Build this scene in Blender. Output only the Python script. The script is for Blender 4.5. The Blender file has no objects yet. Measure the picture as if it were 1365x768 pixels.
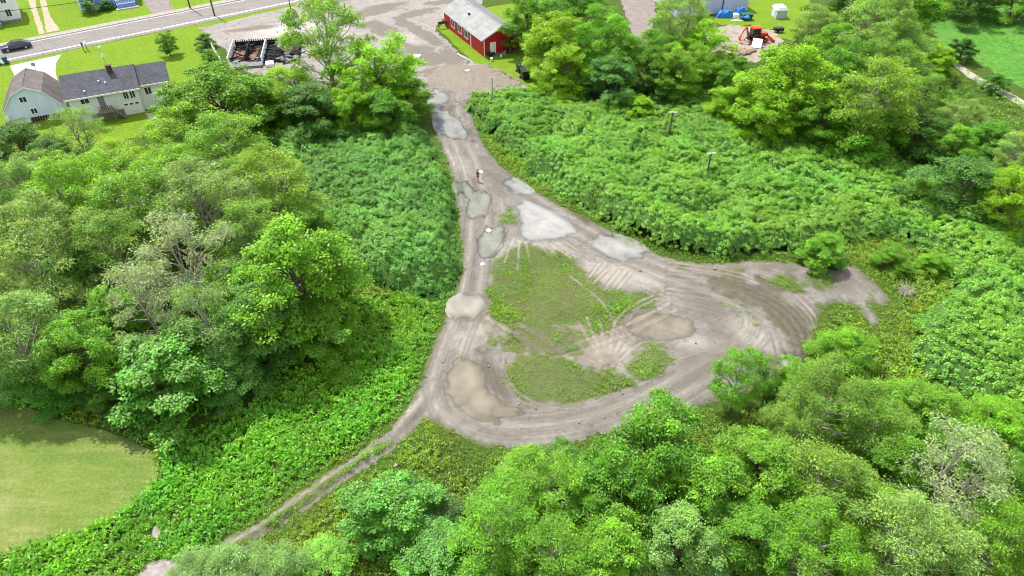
import bpy, bmesh, math, random
import numpy as np
from mathutils import Vector, Matrix, Euler

S = bpy.context.scene
C = S.collection
PI = math.pi

# ---------------------------------------------------------------- camera, sky, sun, exposure
CAM_H, FPX, PITCH = 47.0, 920.0, math.radians(40)
cam_d = bpy.data.cameras.new("camera")
cam = bpy.data.objects.new("camera", cam_d)
C.objects.link(cam)
cam.location = (0, 0, CAM_H)
cam.rotation_euler = (math.radians(50), 0, 0)
cam_d.sensor_width = 36.0
cam_d.lens = FPX / 1365.0 * 36.0
cam_d.clip_end = 6000
cam_d.clip_start = 0.5
S.camera = cam

SUN_EL, SUN_AZ = math.radians(58), math.radians(-42)      # azimuth clockwise from +Y
W = bpy.data.worlds.new("World")
S.world = W
W.use_nodes = True
nt = W.node_tree
nt.nodes.clear()
out = nt.nodes.new("ShaderNodeOutputWorld")
bg = nt.nodes.new("ShaderNodeBackground")
sky = nt.nodes.new("ShaderNodeTexSky")
sky.sky_type = 'NISHITA'
sky.sun_disc = False
sky.sun_elevation = SUN_EL
sky.sun_rotation = SUN_AZ
sky.air_density = 1.0
sky.dust_density = 1.5
tc = nt.nodes.new("ShaderNodeTexCoord")
mp = nt.nodes.new("ShaderNodeMapping")
mp.inputs['Scale'].default_value = (1.0, 1.0, 2.6)
nz = nt.nodes.new("ShaderNodeTexNoise")
nz.inputs['Scale'].default_value = 3.6
nz.inputs['Detail'].default_value = 7
nz.inputs['Roughness'].default_value = 0.55
rmp = nt.nodes.new("ShaderNodeValToRGB")
rmp.color_ramp.elements[0].position = 0.40
rmp.color_ramp.elements[1].position = 0.58
mx = nt.nodes.new("ShaderNodeMix")
mx.data_type = 'RGBA'
mx.inputs['B'].default_value = (24.0, 24.3, 24.8, 1)       # sunlit cloud, in the sky texture's own units
L = nt.links.new
L(tc.outputs['Generated'], mp.inputs['Vector'])
L(mp.outputs['Vector'], nz.inputs['Vector'])
L(nz.outputs['Fac'], rmp.inputs['Fac'])
L(rmp.outputs['Color'], mx.inputs['Factor'])
L(sky.outputs['Color'], mx.inputs['A'])
L(mx.outputs['Result'], bg.inputs['Color'])
bg.inputs['Strength'].default_value = 0.056
L(bg.outputs['Background'], out.inputs['Surface'])

sun_d = bpy.data.lights.new("sun", 'SUN')
sun_d.energy = 4.7
sun_d.angle = math.radians(1.5)
sun_d.color = (1.0, 0.95, 0.86)
sun = bpy.data.objects.new("sun", sun_d)
C.objects.link(sun)
sun_dir = Vector((math.cos(SUN_EL) * math.sin(SUN_AZ), math.cos(SUN_EL) * math.cos(SUN_AZ), math.sin(SUN_EL)))
sun.rotation_euler = sun_dir.to_track_quat('Z', 'Y').to_euler()
sun.location = (0, 0, 120)

S.view_settings.view_transform = 'Standard'
S.view_settings.look = 'None'
S.view_settings.gamma = 1.0
S.view_settings.exposure = 0.55
S.cycles.filter_width = 1.0
S.cycles.max_bounces = 6
S.cycles.transparent_max_bounces = 4

# ---------------------------------------------------------------- helpers
CP, SP = math.cos(PITCH), math.sin(PITCH)


def G(px, py, h=0.0):
    """where the ray through a point of the photograph meets the height h"""
    u = (px - 682.5) / FPX
    v = (py - 384.0) / FPX
    t = (h - CAM_H) / (-SP - v * CP)
    return Vector((u * t, (CP - v * SP) * t, h))


def mpp(px, py, h=0.0):
    v = (py - 384.0) / FPX
    return (h - CAM_H) / (-SP - v * CP) / FPX


def poly_w(pts, h=0.0):
    return np.array([G(a, b, h)[:2] for a, b in pts])


def smooth_poly(P, it=2, closed=True):
    P = np.array(P, float)
    for _ in range(it):
        if closed:
            Q = np.roll(P, -1, 0)
            P = np.stack([P * .75 + Q * .25, P * .25 + Q * .75], 1).reshape(-1, 2)
        else:
            A, B = P[:-1], P[1:]
            M = np.stack([A * .75 + B * .25, A * .25 + B * .75], 1).reshape(-1, 2)
            P = np.vstack([P[:1], M, P[-1:]])
    return P


def seg_dist(x, y, P, closed=True):
    d = np.full(x.shape, 1e9)
    n = len(P)
    for i in range(n if closed else n - 1):
        a, b = P[i], P[(i + 1) % n]
        vx, vy = b[0] - a[0], b[1] - a[1]
        l2 = vx * vx + vy * vy + 1e-9
        t = np.clip(((x - a[0]) * vx + (y - a[1]) * vy) / l2, 0, 1)
        dd = (x - a[0] - t * vx) ** 2 + (y - a[1] - t * vy) ** 2
        np.minimum(d, dd, out=d)
    return np.sqrt(d)


def inside(x, y, P):
    c = np.zeros(x.shape, bool)
    n = len(P)
    for i in range(n):
        a, b = P[i], P[(i + 1) % n]
        if a[1] == b[1]:
            continue
        k = ((a[1] > y) != (b[1] > y)) & (x < (b[0] - a[0]) * (y - a[1]) / (b[1] - a[1]) + a[0])
        c ^= k
    return c


def sdist(x, y, P):
    """signed distance to a polygon, positive inside"""
    d = seg_dist(x, y, P)
    return np.where(inside(x, y, P), d, -d)


def hash2(ix, iy, seed):
    h = (ix.astype(np.int64) * 374761393 + iy.astype(np.int64) * 668265263 + seed * 974634) & 0x7fffffff
    h = ((h ^ (h >> 13)) * 1274126177) & 0x7fffffff
    return ((h ^ (h >> 16)) & 0xffffff) / float(0xffffff)


def vnoise(x, y, seed=0):
    ix, iy = np.floor(x), np.floor(y)
    fx, fy = x - ix, y - iy
    fx = fx * fx * (3 - 2 * fx)
    fy = fy * fy * (3 - 2 * fy)
    a, b = hash2(ix, iy, seed), hash2(ix + 1, iy, seed)
    c, d = hash2(ix, iy + 1, seed), hash2(ix + 1, iy + 1, seed)
    return (a * (1 - fx) + b * fx) * (1 - fy) + (c * (1 - fx) + d * fx) * fy


def fbm(x, y, seed=0, o=4):
    """about -1..1"""
    s, amp, tot = 0, 1.0, 0
    for k in range(o):
        s = s + amp * (vnoise(x * 2 ** k, y * 2 ** k, seed + k * 17) * 2 - 1)
        tot += amp
        amp *= .5
    return s / tot * 1.5


def sstep(a, b, x):
    t = np.clip((x - a) / (b - a), 0, 1)
    return t * t * (3 - 2 * t)


def tag(o, label=None, cat=None, group=None, kind=None):
    if label: o['label'] = label
    if cat: o['category'] = cat
    if group: o['group'] = group
    if kind: o['kind'] = kind
    return o


def link(name, data, parent=None):
    o = bpy.data.objects.new(name, data)
    C.objects.link(o)
    if parent is not None:
        o.parent = parent
    return o


def empty(name, loc, rz=0, label=None, cat=None, group=None):
    o = link(name, None)
    o.location = loc
    o.rotation_euler = (0, 0, rz)
    o.empty_display_size = 0.3
    return tag(o, label, cat, group)


def copy_tree(o, parent=None):
    c = o.copy()
    C.objects.link(c)
    c.parent = parent
    for ch in o.children:
        copy_tree(ch, c)
    return c


class MB:
    """collects boxes, tubes, prisms and faces into one mesh"""
    def __init__(s):
        s.v, s.f = [], []

    def add(s, vs, fs):
        k = len(s.v)
        s.v += [tuple(p) for p in vs]
        s.f += [tuple(k + i for i in f) for f in fs]
        return s

    def box(s, c, d, rz=0.0, M=None, taper=1.0):
        x, y, z = d[0] / 2, d[1] / 2, d[2] / 2
        vs = [Vector((a * x * (taper if q > 0 else 1), b * y * (taper if q > 0 else 1), q * z)) for q in (-1, 1) for b in (-1, 1) for a in (-1, 1)]
        R = M if M is not None else Matrix.Rotation(rz, 3, 'Z')
        vs = [R @ v + Vector(c) for v in vs]
        return s.add(vs, [(0, 2, 3, 1), (4, 5, 7, 6), (0, 1, 5, 4), (2, 6, 7, 3), (0, 4, 6, 2), (1, 3, 7, 5)])

    def tube(s, pts, rad, n=6, cap=True):
        pts = [Vector(p) for p in pts]
        if not hasattr(rad, '__len__'):
            rad = [rad] * len(pts)
        rings = []
        for i, p in enumerate(pts):
            d = (pts[min(i + 1, len(pts) - 1)] - pts[max(i - 1, 0)])
            if d.length < 1e-6: d = Vector((0, 0, 1))
            d.normalize()
            a = d.cross(Vector((0, 0, 1)) if abs(d.z) < .9 else Vector((1, 0, 0))).normalized()
            b = d.cross(a)
            rings.append([p + (a * math.cos(2 * PI * k / n) + b * math.sin(2 * PI * k / n)) * rad[i] for k in range(n)])
        vs = [q for r in rings for q in r]
        fs = []
        for i in range(len(pts) - 1):
            for k in range(n):
                fs.append((i * n + k, i * n + (k + 1) % n, (i + 1) * n + (k + 1) % n, (i + 1) * n + k))
        if cap:
            fs.append(tuple(range(n - 1, -1, -1)))
            fs.append(tuple((len(pts) - 1) * n + k for k in range(n)))
        return s.add(vs, fs)

    def prism(s, prof, y0, y1):
        """profile in x,z pulled along y"""
        n = len(prof)
        vs = [(x, y0, z) for x, z in prof] + [(x, y1, z) for x, z in prof]
        fs = [tuple(range(n)), tuple(range(2 * n - 1, n - 1, -1))]
        for k in range(n):
            fs.append((k, n + k, n + (k + 1) % n, (k + 1) % n))
        return s.add(vs, fs)

    def slab(s, a, b, c, d, th):
        """a thick sheet through four corners, thickness downwards along its normal"""
        a, b, c, d = map(Vector, (a, b, c, d))
        nrm = (b - a).cross(d - a).normalized() * th
        vs = [a, b, c, d, a - nrm, b - nrm, c - nrm, d - nrm]
        return s.add(vs, [(0, 1, 2, 3), (7, 6, 5, 4), (0, 4, 5, 1), (1, 5, 6, 2), (2, 6, 7, 3), (3, 7, 4, 0)])

    def blob(s, c, r, seed=0, rough=.2, n=8, m=6, flat=1.0):
        rg = random.Random(seed)
        vs = [(c[0], c[1], c[2] - r * flat)]
        for i in range(1, m):
            th = PI * i / m
            for k in range(n):
                q = r * (1 + rg.uniform(-rough, rough))
                vs.append((c[0] + q * math.sin(th) * math.cos(2 * PI * k / n), c[1] + q * math.sin(th) * math.sin(2 * PI * k / n), c[2] - q * flat * math.cos(th)))
        vs.append((c[0], c[1], c[2] + r * flat))
        fs = [(0, 1 + (k + 1) % n, 1 + k) for k in range(n)]
        for i in range(m - 2):
            for k in range(n):
                a = 1 + i * n + k
                b = 1 + i * n + (k + 1) % n
                fs.append((a, b, b + n, a + n))
        e = len(vs) - 1
        fs += [(e, 1 + (m - 2) * n + k, 1 + (m - 2) * n + (k + 1) % n) for k in range(n)]
        return s.add(vs, fs)

    def build(s, name, m, parent=None, smooth=False, bevel=0.0, loc=None):
        me = bpy.data.meshes.new(name)
        me.from_pydata(s.v, [], s.f)
        bm = bmesh.new()
        bm.from_mesh(me)
        bmesh.ops.recalc_face_normals(bm, faces=bm.faces)
        if bevel:
            bmesh.ops.bevel(bm, geom=bm.edges[:], offset=bevel, segments=2, affect='EDGES')
        bm.to_mesh(me)
        bm.free()
        if smooth:
            me.polygons.foreach_set('use_smooth', [True] * len(me.polygons))
        me.materials.append(m)
        o = link(name, me, parent)
        if loc is not None: o.location = loc
        return o


def np_mesh(name, V, F, attrs=None, mat_=None, smooth=False):
    """mesh from numpy arrays: V (n,3), F (m,k) with k = 3 or 4"""
    me = bpy.data.meshes.new(name)
    n, (m, k) = len(V), F.shape
    me.vertices.add(n)
    me.vertices.foreach_set('co', np.ascontiguousarray(V, np.float32).ravel())
    me.loops.add(m * k)
    me.loops.foreach_set('vertex_index', np.ascontiguousarray(F, np.int32).ravel())
    me.polygons.add(m)
    me.polygons.foreach_set('loop_start', np.arange(0, m * k, k, dtype=np.int32))
    me.polygons.foreach_set('loop_total', np.full(m, k, np.int32))
    if smooth:
        me.polygons.foreach_set('use_smooth', np.ones(m, bool))
    for nm, A in (attrs or {}).items():
        at = me.attributes.new(nm, 'FLOAT_COLOR', 'POINT')
        A4 = np.ones((n, 4), np.float32)
        A4[:, :A.shape[1]] = A
        at.data.foreach_set('color', A4.ravel())
    me.update()
    me.validate()
    if mat_: me.materials.append(mat_)
    return me


# ---------------------------------------------------------------- materials
def new_mat(name):
    m = bpy.data.materials.new(name)
    m.use_nodes = True
    t = m.node_tree
    t.nodes.clear()
    o = t.nodes.new("ShaderNodeOutputMaterial")
    return m, t, o


def nd(t, kind, **kw):
    n = t.nodes.new(kind)
    for k, v in kw.items():
        if k in n.inputs.keys():
            n.inputs[k].default_value = v
        else:
            setattr(n, k, v)
    return n


def noise(t, scale, detail=4, rough=.55, vec=None, dist=0.0):
    n = nd(t, "ShaderNodeTexNoise")
    n.inputs['Scale'].default_value = scale
    n.inputs['Detail'].default_value = detail
    n.inputs['Roughness'].default_value = rough
    n.inputs['Distortion'].default_value = dist
    if vec is not None: t.links.new(vec, n.inputs['Vector'])
    return n.outputs['Fac']


def ramp(t, fac, stops):
    r = nd(t, "ShaderNodeValToRGB")
    e = r.color_ramp.elements
    while len(e) < len(stops): e.new(.5)
    for q, (p, c) in zip(e, stops):
        q.position = p
        q.color = (*c, 1) if len(c) == 3 else c
    t.links.new(fac, r.inputs['Fac'])
    return r.outputs['Color']


def mixc(t, fac, a, b, mode='MIX'):
    m = nd(t, "ShaderNodeMix", data_type='RGBA', blend_type=mode)
    for key, v in (('Factor', fac), ('A', a), ('B', b)):
        s = m.inputs[key]
        if isinstance(v, (int, float)): s.default_value = v
        elif isinstance(v, tuple): s.default_value = (*v, 1)
        else: t.links.new(v, s)
    return m.outputs['Result']


def math_(t, op, a, b=0.0):
    m = nd(t, "ShaderNodeMath", operation=op)
    for i, v in enumerate((a, b)):
        if isinstance(v, (int, float)): m.inputs[i].default_value = v
        else: t.links.new(v, m.inputs[i])
    return m.outputs[0]


def obj_vec(t, scale=(1, 1, 1), rot=(0, 0, 0)):
    c = nd(t, "ShaderNodeTexCoord")
    m = nd(t, "ShaderNodeMapping")
    m.inputs['Scale'].default_value = scale
    m.inputs['Rotation'].default_value = rot
    t.links.new(c.outputs['Object'], m.inputs['Vector'])
    return m.outputs['Vector']


def bump(t, h, strength=.4, dist=.05):
    b = nd(t, "ShaderNodeBump", Strength=strength, Distance=dist)
    t.links.new(h, b.inputs['Height'])
    return b.outputs['Normal']


def bsdf(t, o, col, rough=.8, metal=0.0, normal=None, spec=.3):
    p = nd(t, "ShaderNodeBsdfPrincipled", Roughness=rough, Metallic=metal)
    p.inputs['Specular IOR Level'].default_value = spec
    if isinstance(col, tuple): p.inputs['Base Color'].default_value = (*col, 1)
    else: t.links.new(col, p.inputs['Base Color'])
    if normal is not None: t.links.new(normal, p.inputs['Normal'])
    t.links.new(p.outputs[0], o.inputs['Surface'])
    return p


def simple(name, col, rough=.7, metal=0.0, var=.18, scale=3.0, spec=.3):
    """a colour with wear: broad and fine noise over the base"""
    m, t, o = new_mat(name)
    v = obj_vec(t)
    n1 = noise(t, scale, 5, .6, v)
    c = ramp(t, n1, [(.3, tuple(x * (1 - var) for x in col)), (.7, tuple(min(1, x * (1 + var)) for x in col))])
    bsdf(t, o, c, rough, metal, bump(t, noise(t, scale * 9, 3, .6, v), .15, .02), spec)
    return m


def siding_mat(name, col, pitch=.16, axis='z', var=.06):
    """painted boards with a shadow line at every lap"""
    m, t, o = new_mat(name)
    v = obj_vec(t)
    sx = nd(t, "ShaderNodeSeparateXYZ")
    t.links.new(v, sx.inputs[0])
    w = math_(t, 'FRACT', math_(t, 'DIVIDE', sx.outputs['Z'], pitch))
    n1 = noise(t, 1.3, 5, .6, obj_vec(t, (1, 1, .25)))
    c = ramp(t, n1, [(.3, tuple(x * (1 - var * 2) for x in col)), (.65, col)])
    bsdf(t, o, c, .55, 0, bump(t, w, .5, .02), .3)
    return m


def shingle_mat(name, col):
    m, t, o = new_mat(name)
    v = obj_vec(t)
    b = nd(t, "ShaderNodeTexVoronoi", feature='F1')
    b.inputs['Scale'].default_value = 3.2
    t.links.new(obj_vec(t, (1, 2.2, 1)), b.inputs['Vector'])
    n1 = noise(t, .7, 4, .6, v)
    c0 = ramp(t, n1, [(.3, tuple(x * .82 for x in col)), (.7, tuple(x * 1.2 for x in col))])
    c1 = mixc(t, .25, c0, b.outputs['Color'], 'SOFT_LIGHT')
    bsdf(t, o, c1, .95, 0, bump(t, b.outputs['Distance'], .3, .03), .1)
    return m


def leaf_mat(name, trans=.47, gloss=.025):
    """leaf: object colour times a per-leaf tint; part of the light goes through"""
    m, t, o = new_mat(name)
    oi = nd(t, "ShaderNodeObjectInfo")
    at = nd(t, "ShaderNodeAttribute", attribute_name='tint')
    c = mixc(t, 1.0, oi.outputs['Color'], at.outputs['Color'], 'MULTIPLY')
    d = nd(t, "ShaderNodeBsdfDiffuse")
    tr = nd(t, "ShaderNodeBsdfTranslucent")
    gl = nd(t, "ShaderNodeBsdfGlossy", Roughness=.45)
    gl.inputs['Color'].default_value = (1, 1, 1, 1)
    t.links.new(c, d.inputs['Color'])
    ct = mixc(t, 1.0, c, (1.10, 1.12, .42), 'MULTIPLY')
    t.links.new(ct, tr.inputs['Color'])
    m1 = nd(t, "ShaderNodeMixShader", Fac=trans)
    t.links.new(d.outputs[0], m1.inputs[1])
    t.links.new(tr.outputs[0], m1.inputs[2])
    m2 = nd(t, "ShaderNodeMixShader", Fac=gloss)
    t.links.new(m1.outputs[0], m2.inputs[1])
    t.links.new(gl.outputs[0], m2.inputs[2])
    t.links.new(m2.outputs[0], o.inputs['Surface'])
    return m


def grass_mat(name, a, b, c, scale=.25, fine=9.0):
    m, t, o = new_mat(name)
    v = obj_vec(t)
    big = noise(t, scale, 5, .6, v, .6)
    mid = noise(t, scale * 9, 4, .6, v)
    col = ramp(t, big, [(.36, a), (.5, b), (.64, c)])
    col = mixc(t, .55, col, ramp(t, mid, [(.38, tuple(x * .66 for x in b)), (.62, tuple(x * 1.35 for x in b))]))
    fn = noise(t, fine, 3, .7, v)
    col = mixc(t, .35, col, ramp(t, fn, [(.3, tuple(x * .6 for x in b)), (.7, tuple(x * 1.35 for x in b))]))
    bsdf(t, o, col, .95, 0, bump(t, fn, .7, .08), .1)
    return m


M = {}


def mown_mat():
    m, t, o = new_mat('mown_lawn')
    v = obj_vec(t)
    big = noise(t, .16, 5, .6, v, .8)
    sw = noise(t, .7, 5, .62, obj_vec(t, (.35, 1.5, 1), (0, 0, .5)), .4)
    tuft = noise(t, 3.5, 5, .75, v)
    fine = noise(t, 16, 3, .75, v)
    c = ramp(t, big, [(.38, (.060, .150, .020)), (.5, (.135, .205, .036)), (.62, (.27, .27, .115))])
    c = mixc(t, .45, c, ramp(t, sw, [(.38, (.055, .13, .020)), (.52, (.15, .215, .04)), (.64, (.33, .31, .16))]))
    c = mixc(t, .35, c, ramp(t, tuft, [(.40, (.045, .09, .016)), (.60, (.26, .31, .085))]))
    c = mixc(t, .35, c, ramp(t, fine, [(.40, (.04, .08, .014)), (.60, (.27, .33, .09))]))
    bsdf(t, o, c, .95, 0, bump(t, math_(t, 'ADD', tuft, fine), .8, .06), .1)
    return m


M['leaf'] = leaf_mat('leaf')
M['weed'] = leaf_mat('weed_leaf', .38, .03)
M['bark'] = simple('bark', (.13, .105, .08), .95, var=.35, scale=6)
M['bark_pale'] = simple('pale_bark', (.34, .31, .27), .95, var=.3, scale=6)
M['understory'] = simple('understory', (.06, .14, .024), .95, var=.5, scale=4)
M['lawn'] = grass_mat('lawn', (.095, .185, .014), (.135, .225, .016), (.175, .25, .024), .22)
M['mown'] = mown_mat()
M['meadow'] = grass_mat('meadow', (.05, .17, .03), (.085, .225, .036), (.13, .25, .05), .12)
M['white'] = simple('white_paint', (.78, .79, .80), .5, var=.06)
M['white_siding'] = siding_mat('white_siding', (.78, .79, .82))
M['blue_siding'] = siding_mat('blue_siding', (.16, .28, .62))
M['barn_siding'] = siding_mat('pale_siding', (.66, .75, .93), .2)
M['red_siding'] = siding_mat('red_siding', (.46, .012, .030), .22)
M['shingle'] = shingle_mat('charcoal_shingles', (.085, .088, .105))
M['shingle_brown'] = shingle_mat('weathered_brown_shingles', (.135, .122, .122))
M['glass'] = simple('dark_glass', (.02, .025, .035), .08, var=.2, spec=.6)
M['brick'] = simple('dark_brick', (.09, .05, .045), .9, var=.3, scale=8)
M['grey_block'] = simple('grey_blockwork', (.22, .23, .25), .9, var=.12)
M['concrete'] = simple('concrete', (.42, .40, .38), .9, var=.10, scale=.5)
M['black'] = simple('black_plastic', (.018, .019, .023), .45, var=.2, spec=.4)
M['char'] = simple('charred_timber', (.012, .012, .014), .9, var=.5, scale=5)
M['plywood'] = simple('scorched_plywood', (.17, .105, .062), .9, var=.3, scale=1.5)
M['ash'] = simple('grey_ash', (.17, .17, .19), .95, var=.35, scale=3)
M['wood'] = simple('weathered_wood', (.24, .18, .13), .9, var=.25, scale=4)
M['pole'] = simple('utility_pole_wood', (.10, .075, .055), .95, var=.3, scale=4)
M['metal'] = simple('galvanised_steel', (.42, .43, .45), .45, .6, var=.12)
M['tyre'] = simple('tyre_rubber', (.015, .015, .016), .85, var=.3)
M['car'] = simple('dark_blue_grey_paint', (.045, .055, .085), .25, .35, var=.05, spec=.5)
M['orange'] = simple('orange_red_paint', (.62, .055, .018), .4, var=.12, spec=.4)
M['blue_tarp'] = simple('blue_tarp', (.02, .16, .55), .5, var=.3, scale=2)
M['green_plastic'] = simple('dark_green_plastic', (.008, .09, .06), .5, var=.2)
M['teal'] = simple('teal_plastic', (.015, .10, .115), .5, var=.2)
M['skin'] = simple('skin', (.50, .30, .22), .6, var=.08)
M['cloth_black'] = simple('black_cloth', (.012, .012, .014), .95, var=.2)
M['cloth_grey'] = simple('dark_grey_cloth', (.05, .05, .06), .95, var=.2)
M['hair'] = simple('dark_hair', (.02, .014, .01), .7, var=.2)
M['shed'] = siding_mat('pale_blue_metal', (.52, .58, .72), .3)
M['red_lamp'] = simple('red_lens', (.35, .01, .01), .2, var=.05)
M['headlamp'] = simple('clear_lens', (.75, .78, .8), .15, var=.05)
M['spoil'] = simple('spoil_heap_earth', (.26, .19, .14), .95, var=.35, scale=1.2)


def metal_roof_mat():
    m, t, o = new_mat('weathered_metal_roof')
    st = noise(t, 1.0, 5, .65, obj_vec(t, (3.0, .35, .35)))
    bl = noise(t, .6, 4, .6, obj_vec(t))
    c = ramp(t, st, [(.3, (.115, .125, .13)), (.55, (.19, .20, .21)), (.75, (.27, .28, .285))])
    c = mixc(t, .35, c, ramp(t, bl, [(.35, (.10, .105, .10)), (.7, (.25, .26, .265))]))
    bsdf(t, o, c, .5, .25, bump(t, st, .1, .02), .4)
    return m


M['metal_roof'] = metal_roof_mat()


def road_mat():
    m, t, o = new_mat('worn_asphalt')
    v = obj_vec(t)
    a = noise(t, .35, 5, .6, v)
    st = noise(t, .5, 5, .6, obj_vec(t, (.1, 2.2, 1)))
    f = noise(t, 14, 3, .7, v)
    c = ramp(t, a, [(.3, (.155, .145, .145)), (.7, (.225, .21, .205))])
    c = mixc(t, .45, c, ramp(t, st, [(.3, (.14, .13, .13)), (.7, (.255, .24, .232))]))
    vo = nd(t, "ShaderNodeTexVoronoi", feature='DISTANCE_TO_EDGE')
    vo.inputs['Scale'].default_value = .22
    t.links.new(v, vo.inputs['Vector'])
    wob = math_(t, 'ADD', vo.outputs['Distance'], math_(t, 'MULTIPLY', noise(t, 1.6, 3, .6, v), .03))
    cr = math_(t, 'LESS_THAN', wob, .024)
    c = mixc(t, math_(t, 'MULTIPLY', cr, .6), c, (.085, .078, .075))
    c = mixc(t, .2, c, ramp(t, f, [(.3, (.12, .12, .12)), (.7, (.28, .27, .26))]))
    bsdf(t, o, c, .9, 0, bump(t, f, .25, .02), .2)
    return m


M['road'] = road_mat()


def attr_rgb(t, name):
    at = nd(t, "ShaderNodeAttribute", attribute_name=name)
    s = nd(t, "ShaderNodeSeparateColor")
    t.links.new(at.outputs['Color'], s.inputs[0])
    return s.outputs[0], s.outputs[1], s.outputs[2], at.outputs['Alpha']


def dirt_mat():
    """gravel and mud: 'cover' holds grass (R), damp mud (G), dried silt (B) and brown earth (A)"""
    m, t, o = new_mat('gravel_and_mud')
    v = obj_vec(t)
    gr, wet, pale, earth = attr_rgb(t, 'cover')
    big = noise(t, .28, 5, .62, v, .5)
    mid = noise(t, 1.7, 6, .7, v, .5)
    fine = noise(t, 6, 5, .75, v)
    peb = nd(t, "ShaderNodeTexVoronoi", feature='F1')
    peb.inputs['Scale'].default_value = 5.0
    t.links.new(v, peb.inputs['Vector'])
    c = ramp(t, big, [(.36, (.112, .104, .098)), (.5, (.170, .158, .147)), (.64, (.232, .217, .202))])
    c = mixc(t, .6, c, ramp(t, mid, [(.36, (.080, .073, .067)), (.52, (.178, .165, .153)), (.66, (.30, .283, .264))]))
    c = mixc(t, .35, c, ramp(t, fine, [(.32, (.06, .053, .047)), (.68, (.37, .345, .32))]))
    fa = nd(t, "ShaderNodeAttribute", attribute_name='flow')
    fm = nd(t, "ShaderNodeMapping")
    fm.inputs['Scale'].default_value = (2.6, .16, 1)
    t.links.new(fa.outputs['Vector'], fm.inputs['Vector'])
    stk = noise(t, 1.0, 6, .68, fm.outputs['Vector'], .3)
    c = mixc(t, .26, c, ramp(t, stk, [(.36, (.090, .083, .077)), (.52, (.185, .172, .160)), (.66, (.30, .284, .265))]))
    c = mixc(t, math_(t, 'MULTIPLY', pale, math_(t, 'ADD', .35, math_(t, 'MULTIPLY', mid, 1.0))), c, (.37, .345, .31))
    c = mixc(t, math_(t, 'MULTIPLY', earth, math_(t, 'ADD', .3, mid)), c, (.235, .19, .14))
    c = mixc(t, math_(t, 'MULTIPLY', wet, math_(t, 'ADD', .25, math_(t, 'MULTIPLY', mid, 1.1))), c, (.050, .038, .024))
    under = ramp(t, mid, [(.35, (.075, .066, .030)), (.62, (.080, .125, .018))])
    c = mixc(t, math_(t, 'MULTIPLY', gr, .85), c, under)
    rl = ramp(t, wet, [(.3, (.95, .95, .95)), (.95, (.55, .55, .55))])
    p = bsdf(t, o, c, .9, 0, bump(t, math_(t, 'ADD', math_(t, 'ADD', math_(t, 'MULTIPLY', mid, .6), math_(t, 'MULTIPLY', fine, .4)), math_(t, 'MULTIPLY', stk, .5)), .9, .10), .25)
    t.links.new(rl, p.inputs['Roughness'])
    return m


M['dirt'] = dirt_mat()


def lot_mat():
    """old cracked paving, 'cover': broken muddy patches (R), brown silt (G)"""
    m, t, o = new_mat('cracked_paving')
    v = obj_vec(t)
    br, silt, pale, _ = attr_rgb(t, 'cover')
    big = noise(t, .16, 5, .6, v, .4)
    mid = noise(t, .9, 5, .65, v, .3)
    fine = noise(t, 5, 4, .7, v)
    c = ramp(t, big, [(.3, (.20, .183, .175)), (.55, (.26, .24, .23)), (.75, (.32, .298, .285))])
    c = mixc(t, .4, c, ramp(t, mid, [(.3, (.15, .135, .128)), (.7, (.34, .32, .305))]))
    vo = nd(t, "ShaderNodeTexVoronoi", feature='DISTANCE_TO_EDGE')
    vo.inputs['Scale'].default_value = .22
    nc = nd(t, "ShaderNodeTexNoise")
    nc.inputs['Scale'].default_value = .35
    nc.inputs['Detail'].default_value = 5
    t.links.new(v, nc.inputs['Vector'])
    wv = nd(t, "ShaderNodeVectorMath", operation='MULTIPLY_ADD')
    t.links.new(nc.outputs['Color'], wv.inputs[0])
    wv.inputs[1].default_value = (5, 5, 0)
    t.links.new(v, wv.inputs[2])
    t.links.new(wv.outputs[0], vo.inputs['Vector'])
    cr = math_(t, 'LESS_THAN', vo.outputs['Distance'], .020)
    c = mixc(t, math_(t, 'MULTIPLY', cr, .55), c, (.12, .105, .092))
    c = mixc(t, math_(t, 'MULTIPLY', pale, mid), c, (.50, .47, .44))
    edge = ramp(t, math_(t, 'ADD', br, math_(t, 'MULTIPLY', math_(t, 'SUBTRACT', mid, .5), .9)), [(.42, (0, 0, 0)), (.58, (1, 1, 1))])
    mud = ramp(t, fine, [(.3, (.085, .075, .062)), (.7, (.19, .17, .148))])
    c = mixc(t, math_(t, 'MULTIPLY', edge, .85), c, mud)
    bsdf(t, o, c, .9, 0, bump(t, math_(t, 'ADD', fine, math_(t, 'MULTIPLY', edge, -1.0)), .5, .05), .2)
    return m


M['lot'] = lot_mat()


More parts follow.
